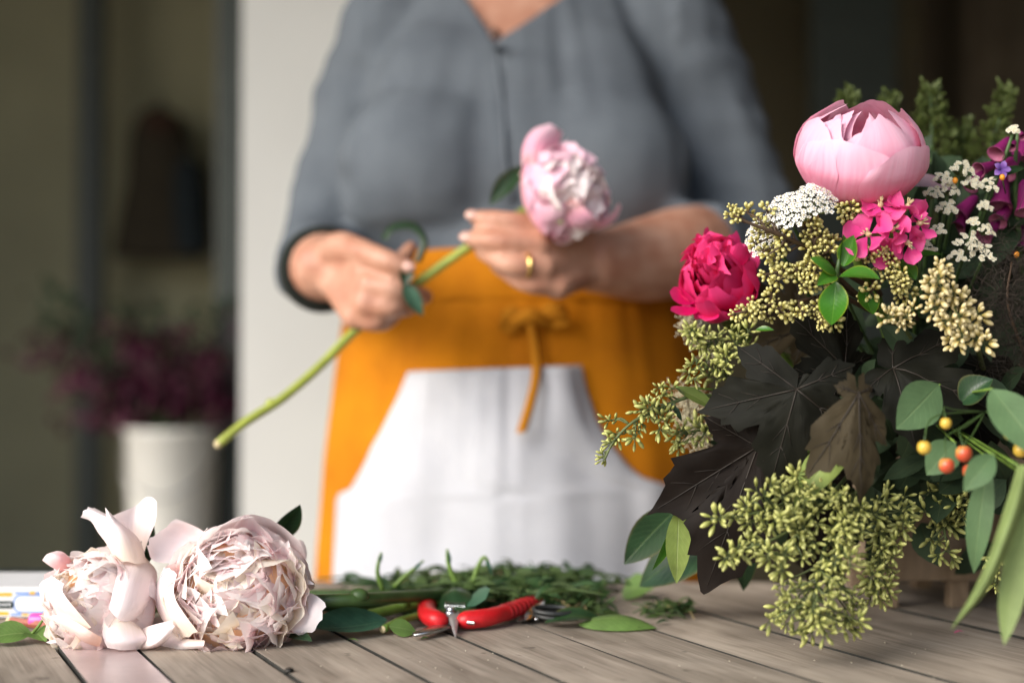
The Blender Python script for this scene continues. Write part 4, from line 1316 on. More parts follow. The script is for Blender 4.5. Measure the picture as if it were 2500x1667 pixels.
# ------------------------------------------------------------------ bud and berry clusters
def bud_mesh(name, seed, mats, n=9, size=1.0, long=1.6, ped=0.012, spread=1.25, sides=6):
    """an umbel of buds on short stalks; the umbel grows along +Z"""
    r1 = random.Random(seed)
    V, F, U, MI, o = [], [], [], [], 0
    for k in range(n):
        q = (k + 0.5) / n
        th = math.acos(1 - q * (1 - math.cos(spread)))
        ph = k * 2.4 + r1.uniform(-.3, .3)
        dv = A(math.sin(th) * math.cos(ph), math.sin(th) * math.sin(ph), math.cos(th))
        L = ped * r1.uniform(0.75, 1.2)
        s = 0.0019 * size * r1.uniform(0.8, 1.2)
        B = basis(dv)
        pr = [(0.00028, 0), (0.00030, L * 0.6), (0.0005, L * 0.8), (s * 0.75, L + s * 0.3), (s, L + s * long * 0.9), (s * 0.72, L + s * long * 1.6), (s * 0.15, L + s * long * 2.0)]
        v, f, uv = lathe(pr, sides)
        V.append(v @ B.T)
        for fc in f:
            F.append(tuple(i + o for i in fc))
            MI.append(0 if (fc[0] % len(pr)) < 2 else 1)
        U.append(uv); o += len(v)
    me = mesh(name, (np.vstack(V), F, np.vstack(U)))
    for m in mats: me.materials.append(m)
    me.polygons.foreach_set('material_index', np.array(MI, dtype=np.int32))
    return me

def bud_mat(name, low, high, rough=0.4):
    m, nt, n, l, b = new_mat(name)
    uv = n.new('ShaderNodeUVMap'); sp = n.new('ShaderNodeSeparateXYZ')
    l.new(uv.outputs[0], sp.inputs[0])
    oi = n.new('ShaderNodeObjectInfo')
    r = ramp(n, [(0.5, low), (0.85, high)])
    l.new(sp.outputs[1], r.inputs[0])
    hs = n.new('ShaderNodeHueSaturation')
    mr = n.new('ShaderNodeMapRange'); mr.inputs['To Min'].default_value = 0.8; mr.inputs['To Max'].default_value = 1.15
    l.new(oi.outputs['Random'], mr.inputs['Value']); l.new(mr.outputs[0], hs.inputs['Value'])
    l.new(r.outputs[0], hs.inputs['Color']); l.new(hs.outputs[0], b.inputs['Base Color'])
    b.inputs['Roughness'].default_value = rough
    b.inputs['Specular IOR Level'].default_value = 0.4
    return m
M_twig = simple('brown_twig', (0.075, 0.045, 0.025), 0.7, var=0.3, scale=200)
M_twig_g = simple('green_twig', (0.085, 0.11, 0.035), 0.6, var=0.3, scale=200)
B_yel = bud_mat('yellow_berry', (0.36, 0.31, 0.07), (0.66, 0.61, 0.25))
B_crm = bud_mat('cream_bud', (0.42, 0.33, 0.10), (0.70, 0.60, 0.34))
B_grn = bud_mat('green_gum_bud', (0.19, 0.21, 0.05), (0.44, 0.45, 0.15))
CL = {'yel': [bud_mesh('berry_cluster', 500 + i, (M_twig, B_yel), 8 + i, 0.76, 1.15, 0.0048, 1.45) for i in range(5)],
      'crm': [bud_mesh('bud_cluster', 520 + i, (M_twig_g, B_crm), 8 + i, 0.98, 1.5, 0.0062, 1.5) for i in range(4)],
      'grn': [bud_mesh('bud_cluster', 540 + i, (M_twig_g, B_grn), 5 + i % 4, (0.66, 0.74, 0.70, 0.80, 0.62, 0.76)[i], 2.1, 0.0046, (1.2, 1.5, 1.35, 1.6, 1.3, 1.45)[i]) for i in range(6)]}

def sprig(name, label, cat, kind, stem, pts, dd, loc_i=-1, r=0.0013, seed=0, group=None, twig=None, jit=0.012, scale=1.0, leaves=()):
    """a branching sprig: main stem, then every cluster on its own twig. pts are photo positions of the clusters"""
    r1 = random.Random(seed)
    sp = catmull([P(*q) for q in stem], 30)
    t = thing(name, label, cat, sp[0], group)
    tw = twig or (M_twig if kind == 'yel' else M_twig_g)
    part('stem', tube(sp, [r * 1.7, r * 1.2, r * 0.7], 6), tw, t)
    tws = []
    for q in pts:
        px_, py_ = q[0], q[1]
        dep = q[2] if len(q) > 2 else dd + r1.uniform(-jit, jit)
        c = P(px_, py_, dep)
        k = int(np.argmin(np.linalg.norm(sp - c, axis=1) + 0.0006 * np.arange(30)))
        k = max(0, k - 2)
        a = sp[k]
        dv = unit(c - a) if np.linalg.norm(c - a) > 1e-4 else A(0, 0, 1)
        base = c - dv * 0.006
        midp = (a + base) / 2 + A(r1.uniform(-.003, .003), r1.uniform(-.003, .003), r1.uniform(-.002, .004))
        tws.append(tube(catmull([a, midp, base], 7), [r * 0.75, r * 0.5], 5))
        out = unit(dv * 0.6 + A(r1.uniform(-.7, .7), r1.uniform(-1.1, 0.1), r1.uniform(-.6, .7)))
        M = mat4(basis(out, r1.uniform(0, 6.28)), base, scale * r1.uniform(0.72, 1.15))
        inst('berry_cluster' if kind == 'yel' else 'bud_cluster', CL[kind][r1.randrange(len(CL[kind]))], M, t)
    if tws: part('twigs', merge(*tws), tw, t)
    for g, m in leaves:
        part('leaf', g, LM[m], t)
    return t

GY = 'sprigs of yellow berries'
DY = 1.015
sprig('berry_sprig', 'yellow berry sprig reaching farthest left above the crimson peony', 'berry sprig', 'yel',
      [(2120, 700, 1.09), (2030, 645, 1.05), (1960, 600, 1.02), (1890, 568, 1.005), (1830, 545, 1.0), (1785, 522, 1.0)],
      [(1768, 522), (1780, 508), (1797, 512), (1815, 512), (1790, 536), (1866, 498), (1840, 538), (1833, 572), (1828, 600), (1845, 622), (1862, 636), (1884, 645), (1888, 548), (1897, 572), (1893, 598), (1868, 615), (1850, 555), (1872, 530), (1880, 620)], DY, seed=1, group=GY)
sprig('berry_sprig', 'thick yellow berry sprig just below the white yarrow', 'berry sprig', 'yel',
      [(2140, 760, 1.09), (2060, 690, 1.05), (2000, 620, 1.02), (1980, 560, 1.01), (1985, 525, 1.01)],
      [(1960, 545), (1985, 525), (2003, 545), (2015, 562), (2032, 575), (1975, 575), (1990, 588), (2008, 592), (1965, 602), (1982, 612), (2012, 604), (2033, 597), (1995, 565), (1950, 570), (2020, 585)], DY, seed=2, group=GY)
sprig('berry_sprig', 'yellow berry sprig tucked between the pink peony and the hot pink blooms', 'berry sprig', 'yel',
      [(2150, 720, 1.10), (2110, 640, 1.06), (2085, 560, 1.03), (2070, 510, 1.02)],
      [(2040, 497), (2083, 490), (2095, 506), (2075, 516), (2060, 533), (2080, 542), (2097, 542), (2050, 515), (2105, 525)], DY + .01, seed=3, group=GY)
sprig('berry_sprig', 'loose yellow berry sprig hanging above the dark maple leaf', 'berry sprig', 'yel',
      [(2130, 760, 1.09), (2040, 720, 1.05), (1960, 735, 1.03), (1880, 745, 1.02), (1830, 758, 1.012), (1785, 768, 1.01)],
      [(1878, 712), (1886, 732), (1825, 728), (1832, 752), (1795, 758), (1812, 772), (1778, 770), (1825, 778), (1858, 765), (1868, 785), (1925, 752), (1915, 780), (1937, 782), (1960, 768), (1977, 758), (1988, 776), (2006, 750), (1992, 792), (2006, 797), (2020, 782), (2012, 812), (2040, 800), (1948, 758), (1900, 765)], DY, seed=4, group=GY)
sprig('berry_sprig', 'yellow berry sprig left of the glossy green leaves', 'berry sprig', 'yel',
      [(2120, 740, 1.09), (2030, 690, 1.04), (1960, 665, 1.02), (1900, 665, 1.012), (1868, 672, 1.01)],
      [(1910, 640), (1926, 648), (1942, 656), (1960, 642), (1980, 640), (1997, 652), (2012, 676), (1865, 670), (1885, 682), (1896, 694), (1902, 668), (1945, 686), (1960, 698), (1977, 690), (1966, 716), (1978, 708), (1930, 660), (1950, 705), (1890, 662)], DY, seed=5, group=GY)
sprig('berry_sprig', 'yellow berry sprig right of the glossy green leaves', 'berry sprig', 'yel',
      [(2240, 780, 1.10), (2200, 720, 1.05), (2160, 660, 1.03), (2120, 620, 1.02), (2105, 600, 1.015)],
      [(2100, 602), (2112, 622), (2122, 600), (2095, 642), (2152, 627), (2162, 610), (2182, 622), (2170, 652), (2165, 682), (2192, 692), (2202, 702), (2216, 690), (2200, 722), (2115, 722), (2100, 732), (2190, 660), (2146, 652), (2135, 640), (2178, 672), (2210, 670), (2225, 712)], DY, seed=6, group=GY)
sprig('cream_bud_sprig', 'cream bud sprig with the largest buds, right of the glossy leaves', 'bud sprig', 'crm',
      [(2400, 900, 1.08), (2370, 800, 1.03), (2320, 740, 1.0), (2290, 690, 0.99), (2300, 640, 0.985)],
      [(2302, 640), (2262, 692), (2286, 684), (2312, 722), (2334, 704), (2292, 752), (2348, 732), (2268, 764), (2312, 792), (2342, 778), (2366, 742), (2372, 802), (2388, 824), (2352, 832), (2392, 772), (2406, 846), (2332, 852), (2318, 660), (2275, 730), (2325, 760), (2330, 815)], 0.985, seed=7, group='cream bud sprigs')
sprig('cream_bud_sprig', 'small cream bud sprig overlapping the dark leaf edge', 'bud sprig', 'crm',
      [(2260, 900, 1.08), (2220, 820, 1.03), (2190, 780, 1.01)],
      [(2160, 772), (2200, 776), (2172, 758), (2222, 770), (2240, 745), (2215, 790)], 1.0, seed=8, group='cream bud sprigs', scale=0.85)

# gum buds to the left
GG = 'sprigs of green gum buds'
sprig('gum_bud_sprig', 'green gum bud sprig directly under the crimson peony', 'bud sprig', 'grn',
      [(1960, 950, 1.10), (1860, 900, 1.08), (1780, 860, 1.07), (1720, 835, 1.065), (1690, 815, 1.06)],
      [(1668, 808), (1684, 796), (1690, 826), (1708, 812), (1725, 806), (1742, 815), (1692, 850), (1705, 858), (1680, 838), (1722, 838), (1755, 842), (1770, 862), (1745, 868), (1730, 856), (1790, 820), (1805, 812), (1830, 790), (1838, 830), (1820, 850), (1755, 800), (1780, 790)], 1.06, seed=10, group=GG)
sprig('gum_bud_sprig', 'green gum bud sprig between the crimson peony and the maple leaf', 'bud sprig', 'grn',
      [(1960, 1010, 1.10), (1880, 960, 1.08), (1800, 930, 1.065), (1740, 905, 1.06), (1700, 880, 1.055)],
      [(1666, 918), (1692, 890), (1720, 868), (1732, 930), (1742, 900), (1712, 922), (1752, 880), (1764, 892), (1685, 935), (1700, 905), (1760, 915), (1775, 870), (1722, 890), (1670, 895)], 1.055, seed=11, group=GG)
sprig('gum_bud_sprig', 'long green gum bud sprig reaching out over the white apron pocket', 'bud sprig', 'grn',
      [(1900, 1000, 1.10), (1780, 975, 1.07), (1700, 965, 1.05), (1620, 992, 1.04), (1545, 1030, 1.03), (1498, 1078, 1.03), (1476, 1122, 1.03)],
      [(1612, 952), (1598, 936), (1625, 940), (1582, 985), (1560, 978), (1556, 1006), (1568, 1022), (1542, 1058), (1552, 1046), (1560, 1072), (1612, 1036), (1622, 1052), (1482, 1030), (1468, 1024), (1492, 1066), (1502, 1082), (1474, 1122), (1552, 1086), (1600, 960), (1575, 995), (1545, 1000), (1478, 1090), (1588, 1020), (1632, 1020), (1610, 1066), (1470, 1132)], 1.035, seed=12, group=GG, r=0.0011,
      leaves=[(pleaf((1640, 985), (1665, 1028), 14, 1.04, 1.04, fold=0.3), 'dark'), (pleaf((1625, 995), (1660, 1000), 12, 1.04, 1.035, fold=0.3), 'dark')])
sprig('gum_bud_sprig', 'short green gum bud sprig beside the pale feathery plume', 'bud sprig', 'grn',
      [(1900, 1080, 1.11), (1820, 1050, 1.085), (1740, 1045, 1.07), (1660, 1060, 1.06)],
      [(1632, 1062), (1652, 1050), (1682, 1040), (1697, 1052), (1770, 1055), (1792, 1030), (1762, 1072), (1742, 1062), (1662, 1082), (1702, 1090), (1640, 1090), (1720, 1075), (1790, 1050), (1750, 1040), (1680, 1075), (1650, 1110)], 1.065, seed=13, group=GG)

# the large hanging bunch in front
rb = random.Random(77)
def fill(poly, n, gap=19):
    poly = np.array(poly, float); out = []
    lo, hi = poly.min(0), poly.max(0)
    tries = 0
    while len(out) < n and tries < 9000:
        tries += 1
        x, y = rb.uniform(lo[0], hi[0]), rb.uniform(lo[1], hi[1])
        ins = False
        for i in range(len(poly)):
            (x1, y1), (x2, y2) = poly[i], poly[i - 1]
            if (y1 > y) != (y2 > y) and x < (x2 - x1) * (y - y1) / (y2 - y1) + x1: ins = not ins
        if ins and noise.noise(Vector((x * .018, y * .018, 3.3))) > -0.16 and all((x - a) ** 2 + (y - b) ** 2 > gap * gap for a, b in out): out.append((x, y))
    return out
hang = [
    ('green gum bud spray of thin twigs in front of the drooping dark leaf', [(2090, 1130, 1.08), (2000, 1170, 1.02), (1900, 1235, 0.985), (1800, 1260, 0.975), (1735, 1268, 0.975)],
     [(1730, 1264), (1748, 1262), (1778, 1266), (1770, 1258), (1815, 1232), (1808, 1220), (1822, 1246), (1822, 1285), (1812, 1290), (1848, 1250), (1855, 1262), (1838, 1185), (1860, 1200), (1872, 1215), (1890, 1185), (1900, 1170), (1945, 1148), (1948, 1162), (1930, 1195), (1965, 1180), (1980, 1195), (1875, 1175), (1868, 1290), (1850, 1280), (1905, 1205)], 0.975),
    ('green gum bud spray just below the last twig at the left of the bunch', [(2080, 1200, 1.07), (1980, 1260, 1.0), (1900, 1310, 0.975), (1830, 1335, 0.97), (1770, 1362, 0.97)],
     [(1758, 1366), (1772, 1358), (1785, 1368), (1782, 1335), (1795, 1352), (1815, 1330), (1812, 1318), (1828, 1350), (1850, 1325), (1860, 1345), (1845, 1370), (1868, 1375)], 0.97)]
for k, (lab, st_, pts_, dd) in enumerate(hang):
    sprig('gum_bud_sprig', lab, 'bud sprig', 'grn', st_, pts_, dd, seed=30 + k, group=GG, r=0.0009)
bunches = [
    ('upper left part of the dense hanging gum bud bunch', [(2080, 1150, 1.08), (2010, 1230, 1.0), (1950, 1300, 0.975), (1900, 1370, 0.97)], [(1880, 1215), (1990, 1190), (2010, 1290), (1980, 1400), (1880, 1410), (1850, 1300)], 34, 0.972),
    ('upper right part of the dense hanging gum bud bunch', [(2120, 1150, 1.08), (2080, 1230, 1.0), (2060, 1320, 0.975), (2030, 1400, 0.97)], [(2000, 1190), (2120, 1200), (2130, 1310), (2080, 1400), (1990, 1400), (2020, 1290)], 32, 0.972),
    ('lowest gum bud sprig of the bunch, touching the table', [(2090, 1200, 1.08), (2020, 1320, 0.99), (1990, 1440, 0.965), (1975, 1540, 0.968)], [(1890, 1410), (2060, 1400), (2100, 1470), (2120, 1540), (2020, 1565), (1930, 1560), (1850, 1545), (1880, 1470)], 52, 0.968),
    ('gum bud sprig hanging at the right of the bunch over the box corner', [(2170, 1160, 1.08), (2160, 1260, 1.03), (2150, 1360, 1.0), (2140, 1470, 0.985)], [(2120, 1190), (2230, 1200), (2240, 1300), (2190, 1400), (2170, 1500), (2120, 1510), (2100, 1400), (2130, 1300)], 46, 1.0),
    ('gum bud sprig hanging in front of the wooden box', [(2300, 1150, 1.09), (2300, 1240, 1.06), (2310, 1330, 1.04)], [(2240, 1200), (2380, 1180), (2390, 1300), (2330, 1380), (2260, 1370)], 26, 1.05),
    ('gum bud sprig between the two long pale leaves', [(2470, 1200, 1.06), (2450, 1320, 1.03), (2430, 1420, 1.02)], [(2410, 1330), (2480, 1340), (2470, 1440), (2410, 1450)], 11, 1.02)]
for k, (lab, st_, poly, n_b, dd) in enumerate(bunches):
    sprig('gum_bud_sprig', lab, 'bud sprig', 'grn', st_, fill(poly, int(n_b * 1.05), 19), dd, seed=40 + k, group=GG, r=0.0011, jit=0.022)

# ------------------------------------------------------------------ leaves that show one by one
def leaf_thing(label, geo, m, name='leaf', group=None, stalk=None, mst=None):
    """a leaf on its stalk, stuck into the arrangement"""
    v = geo[0]
    t = thing(name, label, 'leaf', v[0], group)
    part('blade', geo, LM[m], t)
    if stalk is not None:
        part('stalk', tube(catmull([stalk, (stalk + v[len(v) // 2 // 1]) * 0 + (stalk + v[0]) / 2 + A(0, 0, 0.004), v[0]], 8), [0.0012, 0.0009], 6), mst or M_stem, t)
    return t
H = HEART
gl = thing('glossy_leaf_sprig', 'sprig of glossy bright green leaves in the middle of the yellow berries', 'leaf sprig', P(2045, 680, 1.015))
part('stem', tube(catmull([P(2060, 900, 1.12), P(2050, 760, 1.05), P(2043, 672, 1.008), P(2058, 600, 1.012)], 12), [0.0022, 0.0014], 7), M_stem_dark, gl)
for b_, t_, w_, db, dt, kw in [
    ((2040, 688), (2030, 794), 74, 1.002, 0.985, dict(normal=(-0.3, -0.8, 0.5), fold=0.25, bend=-0.10)),
    ((2048, 676), (2149, 682), 62, 1.002, 0.985, dict(normal=(0, -0.6, 0.8), fold=0.3, bend=0.10)),
    ((2043, 668), (1978, 630), 50, 1.003, 0.992, dict(normal=(0.1, -0.75, 0.6), fold=-0.4, bend=0.14)),
    ((2040, 672), (1994, 698), 40, 1.003, 0.990, dict(normal=(0.2, -0.7, 0.5), fold=0.4, bend=0.10)),
    ((2058, 650), (2084, 574), 52, 1.006, 1.000, dict(normal=(-0.5, -0.8, 0.1), fold=0.5, bend=-0.05)),
    ((2052, 652), (2058, 572), 40, 1.010, 1.004, dict(normal=(0.5, -0.8, 0.1), fold=0.4, bend=0.05)),
    ((2112, 700), (2132, 768), 58, 1.022, 1.010, dict(normal=(0.2, -0.8, 0.5), fold=0.25, bend=-0.08)),
    ((2196, 640), (2236, 684), 50, 1.030, 1.018, dict(normal=(0.2, -0.8, 0.4), fold=0.2, bend=0.08)),
    ((2200, 640), (2300, 622), 40, 1.035, 1.030, dict(normal=(0, -0.5, 0.85), fold=0.25, bend=0.1)),
    ((1846, 805), (1890, 806), 16, 1.01, 1.005, dict(normal=(0, -0.8, 0.5), fold=0.3))]:
    part('leaf', pleaf(b_, t_, w_, db, dt, **kw), LM['glossy'], gl)

leaf_thing('broad sage green gum leaf right of the maple leaves', pleaf((2292, 938), (2188, 1048), 112, 0.985, 0.965, normal=(0.3, -0.9, 0.3), fold=0.12, bend=0.08, wid=0.5), 'sage', 'gum_leaf', None, H)
leaf_thing('dark folded gum leaf above the crab apples', pleaf((2345, 985), (2425, 925), 80, 1.0, 0.99, normal=(-0.2, -0.8, 0.6), fold=0.5, bend=0.1), 'dark', 'gum_leaf', None, H)
leaf_thing('lime green gum leaf peeping out above the hanging bud bunch', pleaf((2072, 1080), (1938, 1240), 88, 0.995, 0.985, normal=(-0.3, -0.85, 0.4), fold=0.25, bend=0.10, wid=0.42), 'lime', 'gum_leaf', None, H)
leaf_thing('small dark leaf lying across the lime leaf', pleaf((2068, 1080), (2044, 1140), 38, 0.985, 0.980, normal=(0.4, -0.8, 0.2), fold=0.4), 'olive', 'gum_leaf', None, H)
leaf_thing('pale pointed leaf hanging lowest beside the drooping maple leaf', pleaf((1657, 1242), (1652, 1424), 66, 1.05, 1.045, normal=(0.2, -0.9, 0.1), fold=0.2, bend=0.04, wid=0.45), 'lime', 'hanging_leaf', None, H)
leaf_thing('narrow dark leaf hanging left of the pale pointed leaf', pleaf((1650, 1262), (1592, 1392), 34, 1.055, 1.05, normal=(0.7, -0.7, 0.1), fold=0.4, bend=0.06), 'glossy', 'hanging_leaf', None, H)
leaf_thing('short lime leaf beside the stalk of the pale pointed leaf', pleaf((1694, 1240), (1664, 1300), 40, 1.06, 1.055, normal=(0.3, -0.8, 0.2), fold=0.3), 'pale', 'hanging_leaf', None, H)
leaf_thing('big dark green leaf pointing down left over the apron pocket', pleaf((1660, 1235), (1524, 1378), 96, 1.10, 1.12, normal=(0.2, -0.9, 0.3), fold=0.2, bend=-0.05), 'dark', 'hanging_leaf', None, H)
leaf_thing('wide dark green leaf resting near the table under the maple leaf', pleaf((1790, 1300), (1560, 1432), 130, 1.12, 1.16, normal=(0.1, -0.8, 0.6), fold=0.2, bend=0.06), 'dark', 'hanging_leaf', None, H)
leaf_thing('dark green leaf hanging straight down behind the bud bunch', pleaf((1812, 1290), (1815, 1442), 62, 1.14, 1.14, normal=(0.2, -0.95, 0), fold=0.2), 'dark', 'hanging_leaf', None, H)
leaf_thing('olive leaf caught between gum buds left of the maple leaf', pleaf((1650, 946), (1752, 1002), 44, 1.05, 1.045, normal=(0.1, -0.7, 0.7), fold=0.2, bend=0.06), 'olive', 'gum_leaf', None, H)
leaf_thing('small round dark leaf below the gum buds', pleaf((1790, 1115), (1710, 1120), 44, 1.06, 1.055, normal=(0, -0.7, 0.7), fold=0.2), 'dark', 'gum_leaf', None, H)
leaf_thing('olive leaf blurred under the crimson peony', pleaf((1830, 830), (1760, 790), 60, 1.13, 1.12, normal=(0, -0.8, 0.5), fold=0.2), 'olive', 'gum_leaf', None, H)
g = loft([[P(2484, 1135, .90), P(2452, 1240, .885), P(2396, 1400, .88), P(2322, 1534, .885)],
          [P(2505, 1135, .89), P(2470, 1260, .872), P(2400, 1430, .870), P(2322, 1535, .884)],
          [P(2525, 1150, .90), P(2490, 1270, .880), P(2418, 1430, .876), P(2324, 1536, .885)]], 7, 15)
leaf_thing('long pale gum leaf hanging diagonally, its tip near the pink scrap', g, 'pale', 'long_gum_leaf', 'long pale gum leaves', H)
leaf_thing('long pale gum leaf hanging steeply at the right border', pleaf((2530, 1180), (2452, 1575), 66, .89, .875, normal=(-0.3, -0.9, 0), fold=0.15, bend=-0.04, wid=0.6), 'pale', 'long_gum_leaf', 'long pale gum leaves', H)
leaf_thing('long shaded gum leaf behind the diagonal pale one', pleaf((2415, 1120), (2378, 1400), 62, .95, .95, normal=(-0.3, -0.9, 0), fold=0.15, wid=0.5), 'sage', 'long_gum_leaf', 'long pale gum leaves', H)
leaf_thing('short broad gum leaf under the crab apples', pleaf((2425, 1110), (2352, 1200), 66, .92, .915, normal=(0, -0.9, 0.3), fold=0.15), 'sage', 'gum_leaf', None, H)
leaf_thing('large grey-green leaf at the right border beside the crab apples', pleaf((2420, 950), (2560, 1130), 110, .94, .90, normal=(-0.2, -0.85, 0.5), fold=0.15, bend=0.06), 'sage', 'gum_leaf', None, H)
leaf_thing('sage leaf behind the red crab apples', pleaf((2330, 1080), (2262, 1160), 84, .96, .955, normal=(0, -0.9, 0.3), fold=0.15), 'sage', 'gum_leaf', None, H)

# ------------------------------------------------------------------ dark maple leaves
def maple_mat(name, col, back, rough=0.5):
    m, nt, n, l, b = new_mat(name)
    tc = n.new('ShaderNodeTexCoord')
    no = n.new('ShaderNodeTexNoise'); no.inputs['Scale'].default_value = 38; no.inputs['Detail'].default_value = 6
    l.new(tc.outputs['Object'], no.inputs['Vector'])
    r = ramp(n, [(0.3, [c * 0.7 for c in col]), (0.7, [c * 1.35 for c in col])])
    l.new(no.outputs['Fac'], r.inputs[0])
    l.new(r.outputs[0], b.inputs['Base Color'])
    b.inputs['Roughness'].default_value = 0.6
    b.inputs['Specular IOR Level'].default_value = 0.10
    bp = n.new('ShaderNodeBump'); bp.inputs['Strength'].default_value = 0.5; bp.inputs['Distance'].default_value = 0.0015
    l.new(no.outputs['Fac'], bp.inputs['Height']); l.new(bp.outputs[0], b.inputs['Normal'])
    tr = n.new('ShaderNodeBsdfTranslucent'); tr.inputs[0].default_value = rgb(back)
    mx = n.new('ShaderNodeMixShader'); mx.inputs[0].default_value = 0.12
    l.new(b.outputs[0], mx.inputs[1]); l.new(tr.outputs[0], mx.inputs[2])
    l.new(mx.outputs[0], n['Material Output'].inputs['Surface'])
    return m
M_maple = maple_mat('dark_maple', (0.0085, 0.0088, 0.0062), (0.05, 0.03, 0.02))
M_maple_b = maple_mat('brown_maple', (0.038, 0.030, 0.017), (0.12, 0.07, 0.03))
M_maple_d = maple_mat('plum_maple', (0.0095, 0.007, 0.0055), (0.05, 0.02, 0.015))
M_vein = simple('maple_vein', (0.020, 0.014, 0.009), 0.6, var=0.2, scale=100)
LOBES = [(-112, 0.50), (-56, 0.86), (0, 1.0), (56, 0.86), (112, 0.50)]
def maple_outline(seed, lobes):
    r1 = random.Random(seed)
    pts = []
    for i, (a, L) in enumerate(lobes):
        def pt(off, rad): pts.append((math.radians(a + off), L * rad * r1.uniform(0.96, 1.04)))
        if i == 0: pts.append((math.radians(-172), 0.16)); pts.append((math.radians(-150), 0.24))
        pt(-25, 0.62); pt(-24, 0.70); pt(-19, 0.72); pt(-15.5, 0.74); pt(-13, 0.83); pt(-9, 0.84); pt(-5, 0.90); pt(-1.5, 0.97); pt(0, 1.03); pt(1.5, 0.97); pt(5, 0.89); pt(9, 0.83); pt(13, 0.82); pt(15.5, 0.73); pt(19, 0.71); pt(24, 0.69); pt(25, 0.61)
        if i < len(lobes) - 1:
            a2, L2 = lobes[i + 1]
            pts.append((math.radians((a + a2) / 2), 0.50 * (L + L2) / 2))
        else:
            pts.append((math.radians(150), 0.24)); pts.append((math.radians(172), 0.16))
    return pts
def maple(label, joint, tipdir, size, nrm, mat, seed=0, droop=0.25, cup=0.0, stalk=None, lobes=LOBES, name='maple_leaf', squash=1.0):
    """joint: where the stalk meets the blade; tipdir: direction of the middle lobe; nrm: side towards the viewer"""
    joint = np.asarray(joint, float)
    y = unit(tipdir); n = np.asarray(nrm, float); n = unit(n - y * np.dot(n, y)); x = np.cross(y, n)
    ol = maple_outline(seed, lobes)
    rings_, V, U = 7, [joint], [(0.5, 0.5)]
    def place(a, r):
        lx, ly = r * math.sin(a) * squash, r * math.cos(a)
        near = min(abs(a - math.radians(q)) for q, _ in lobes)
        h = -droop * r * r + cup * abs(lx) - 0.02 * math.cos(near * 6) * r + 0.07 * noise.noise(Vector((lx * 3, ly * 3, seed))) + 0.02 * noise.noise(Vector((lx * 9, ly * 9, seed)))
        return joint + size * (x * lx + y * ly + n * h)
    for k in range(1, rings_ + 1):
        for a, r in ol:
            q = k / rings_
            V.append(place(a, r * q)); U.append((0.5 + 0.5 * r * q * math.sin(a), 0.5 + 0.5 * r * q * math.cos(a)))
    m = len(ol)
    F = [(0, 1 + i, 1 + i + 1) for i in range(m - 1)]
    for k in range(rings_ - 1):
        for i in range(m - 1):
            a = 1 + k * m + i
            F.append((a, a + m, a + m + 1, a + 1))
    t = thing(name, label, 'leaf', joint, 'dark maple leaves')
    part('blade', (np.array(V), F, np.array(U)), mat, t)
    vs = []
    for a, L in lobes:
        aa = math.radians(a)
        vs.append(tube([place(aa, L * s) + n * 0.0006 for s in np.linspace(0, 0.95, 9)], [0.00055, 0.00018], 5))
        for sgn in (-1, 1):
            for s0 in (0.35, 0.58):
                vs.append(tube([place(aa + sgn * da, L * (s0 + ds)) + n * 0.0005 for da, ds in ((0, 0), (0.10, 0.09), (0.17, 0.2))], [0.00028, 0.00012], 4))
    part('veins', merge(*vs), M_vein, t)
    if stalk is not None:
        part('stalk', tube(catmull([stalk, (stalk + joint) / 2 + A(0, 0, 0.012), joint], 10), [0.0016, 0.0012], 6), M_vein, t)
    return t
def dirp(a, b, d0, d1): return P(b[0], b[1], d1) - P(a[0], a[1], d0)
s_ = lambda px_, dd: px_ / FPX * dd
maple('large dark maple leaf in the middle of the bouquet with thin brown veins', P(1945, 950, 1.0), dirp((1945, 950), (1880, 1190), 1.0, 1.0), s_(250, 1.0), (-0.1, -0.95, 0.25), M_maple, 1, 0.25, 0.0, H, [(-128, 0.62), (-66, 0.80), (0, 1.0), (62, 0.98), (112, 0.72)])
maple('drooping plum-dark maple leaf whose long tip hangs almost to the table', P(1850, 1090, 1.03), dirp((1850, 1090), (1722, 1445), 1.03, 1.02), s_(375, 1.03), (-0.1, -0.97, 0.15), M_maple_d, 2, 0.12, 0.0, H, [(-110, 0.25), (-52, 0.42), (0, 1.0), (38, 0.80), (100, 0.40)])
maple('broad dark maple leaf under the cream buds', P(2180, 900, 1.02), dirp((2180, 900), (2400, 960), 1.02, 0.99), s_(260, 1.0), (0.05, -0.85, 0.5), M_maple, 3, 0.25, 0.1, H)
maple('dark maple leaf rising towards the glossy leaves', P(2060, 900, 1.06), dirp((2060, 900), (1960, 780), 1.06, 1.05), s_(190, 1.05), (0, -0.9, 0.4), M_maple, 4, 0.2, 0.0, H)
maple('brown curled maple leaf hanging beside the crab apples', P(2095, 960, 0.955), dirp((2095, 960), (2110, 1225), 0.955, 0.945), s_(265, .95), (0.1, -0.95, 0.1), M_maple_b, 5, 0.10, -0.25, H, [(-105, 0.22), (-38, 0.62), (0, 1.0), (40, 0.98), (105, 0.3)], squash=0.72)
maple('brown maple leaf in the shade behind the yellow berries', P(1960, 800, 1.12), dirp((1960, 800), (1860, 720), 1.12, 1.11), s_(190, 1.12), (-0.1, -0.9, 0.4), M_maple_b, 6, 0.2, 0.0, H)
maple('dark maple leaf filling the lower right of the bouquet', P(2330, 880, 1.08), dirp((2330, 880), (2420, 1090), 1.08, 1.06), s_(270, 1.07), (0.1, -0.9, 0.4), M_maple, 7, 0.2, 0.0, H)
maple('dark maple leaf low behind the hanging bud bunch', P(2000, 1180, 1.12), dirp((2000, 1180), (1980, 1400), 1.12, 1.12), s_(240, 1.12), (0, -0.98, 0.1), M_maple_d, 8, 0.1, 0.0, H)

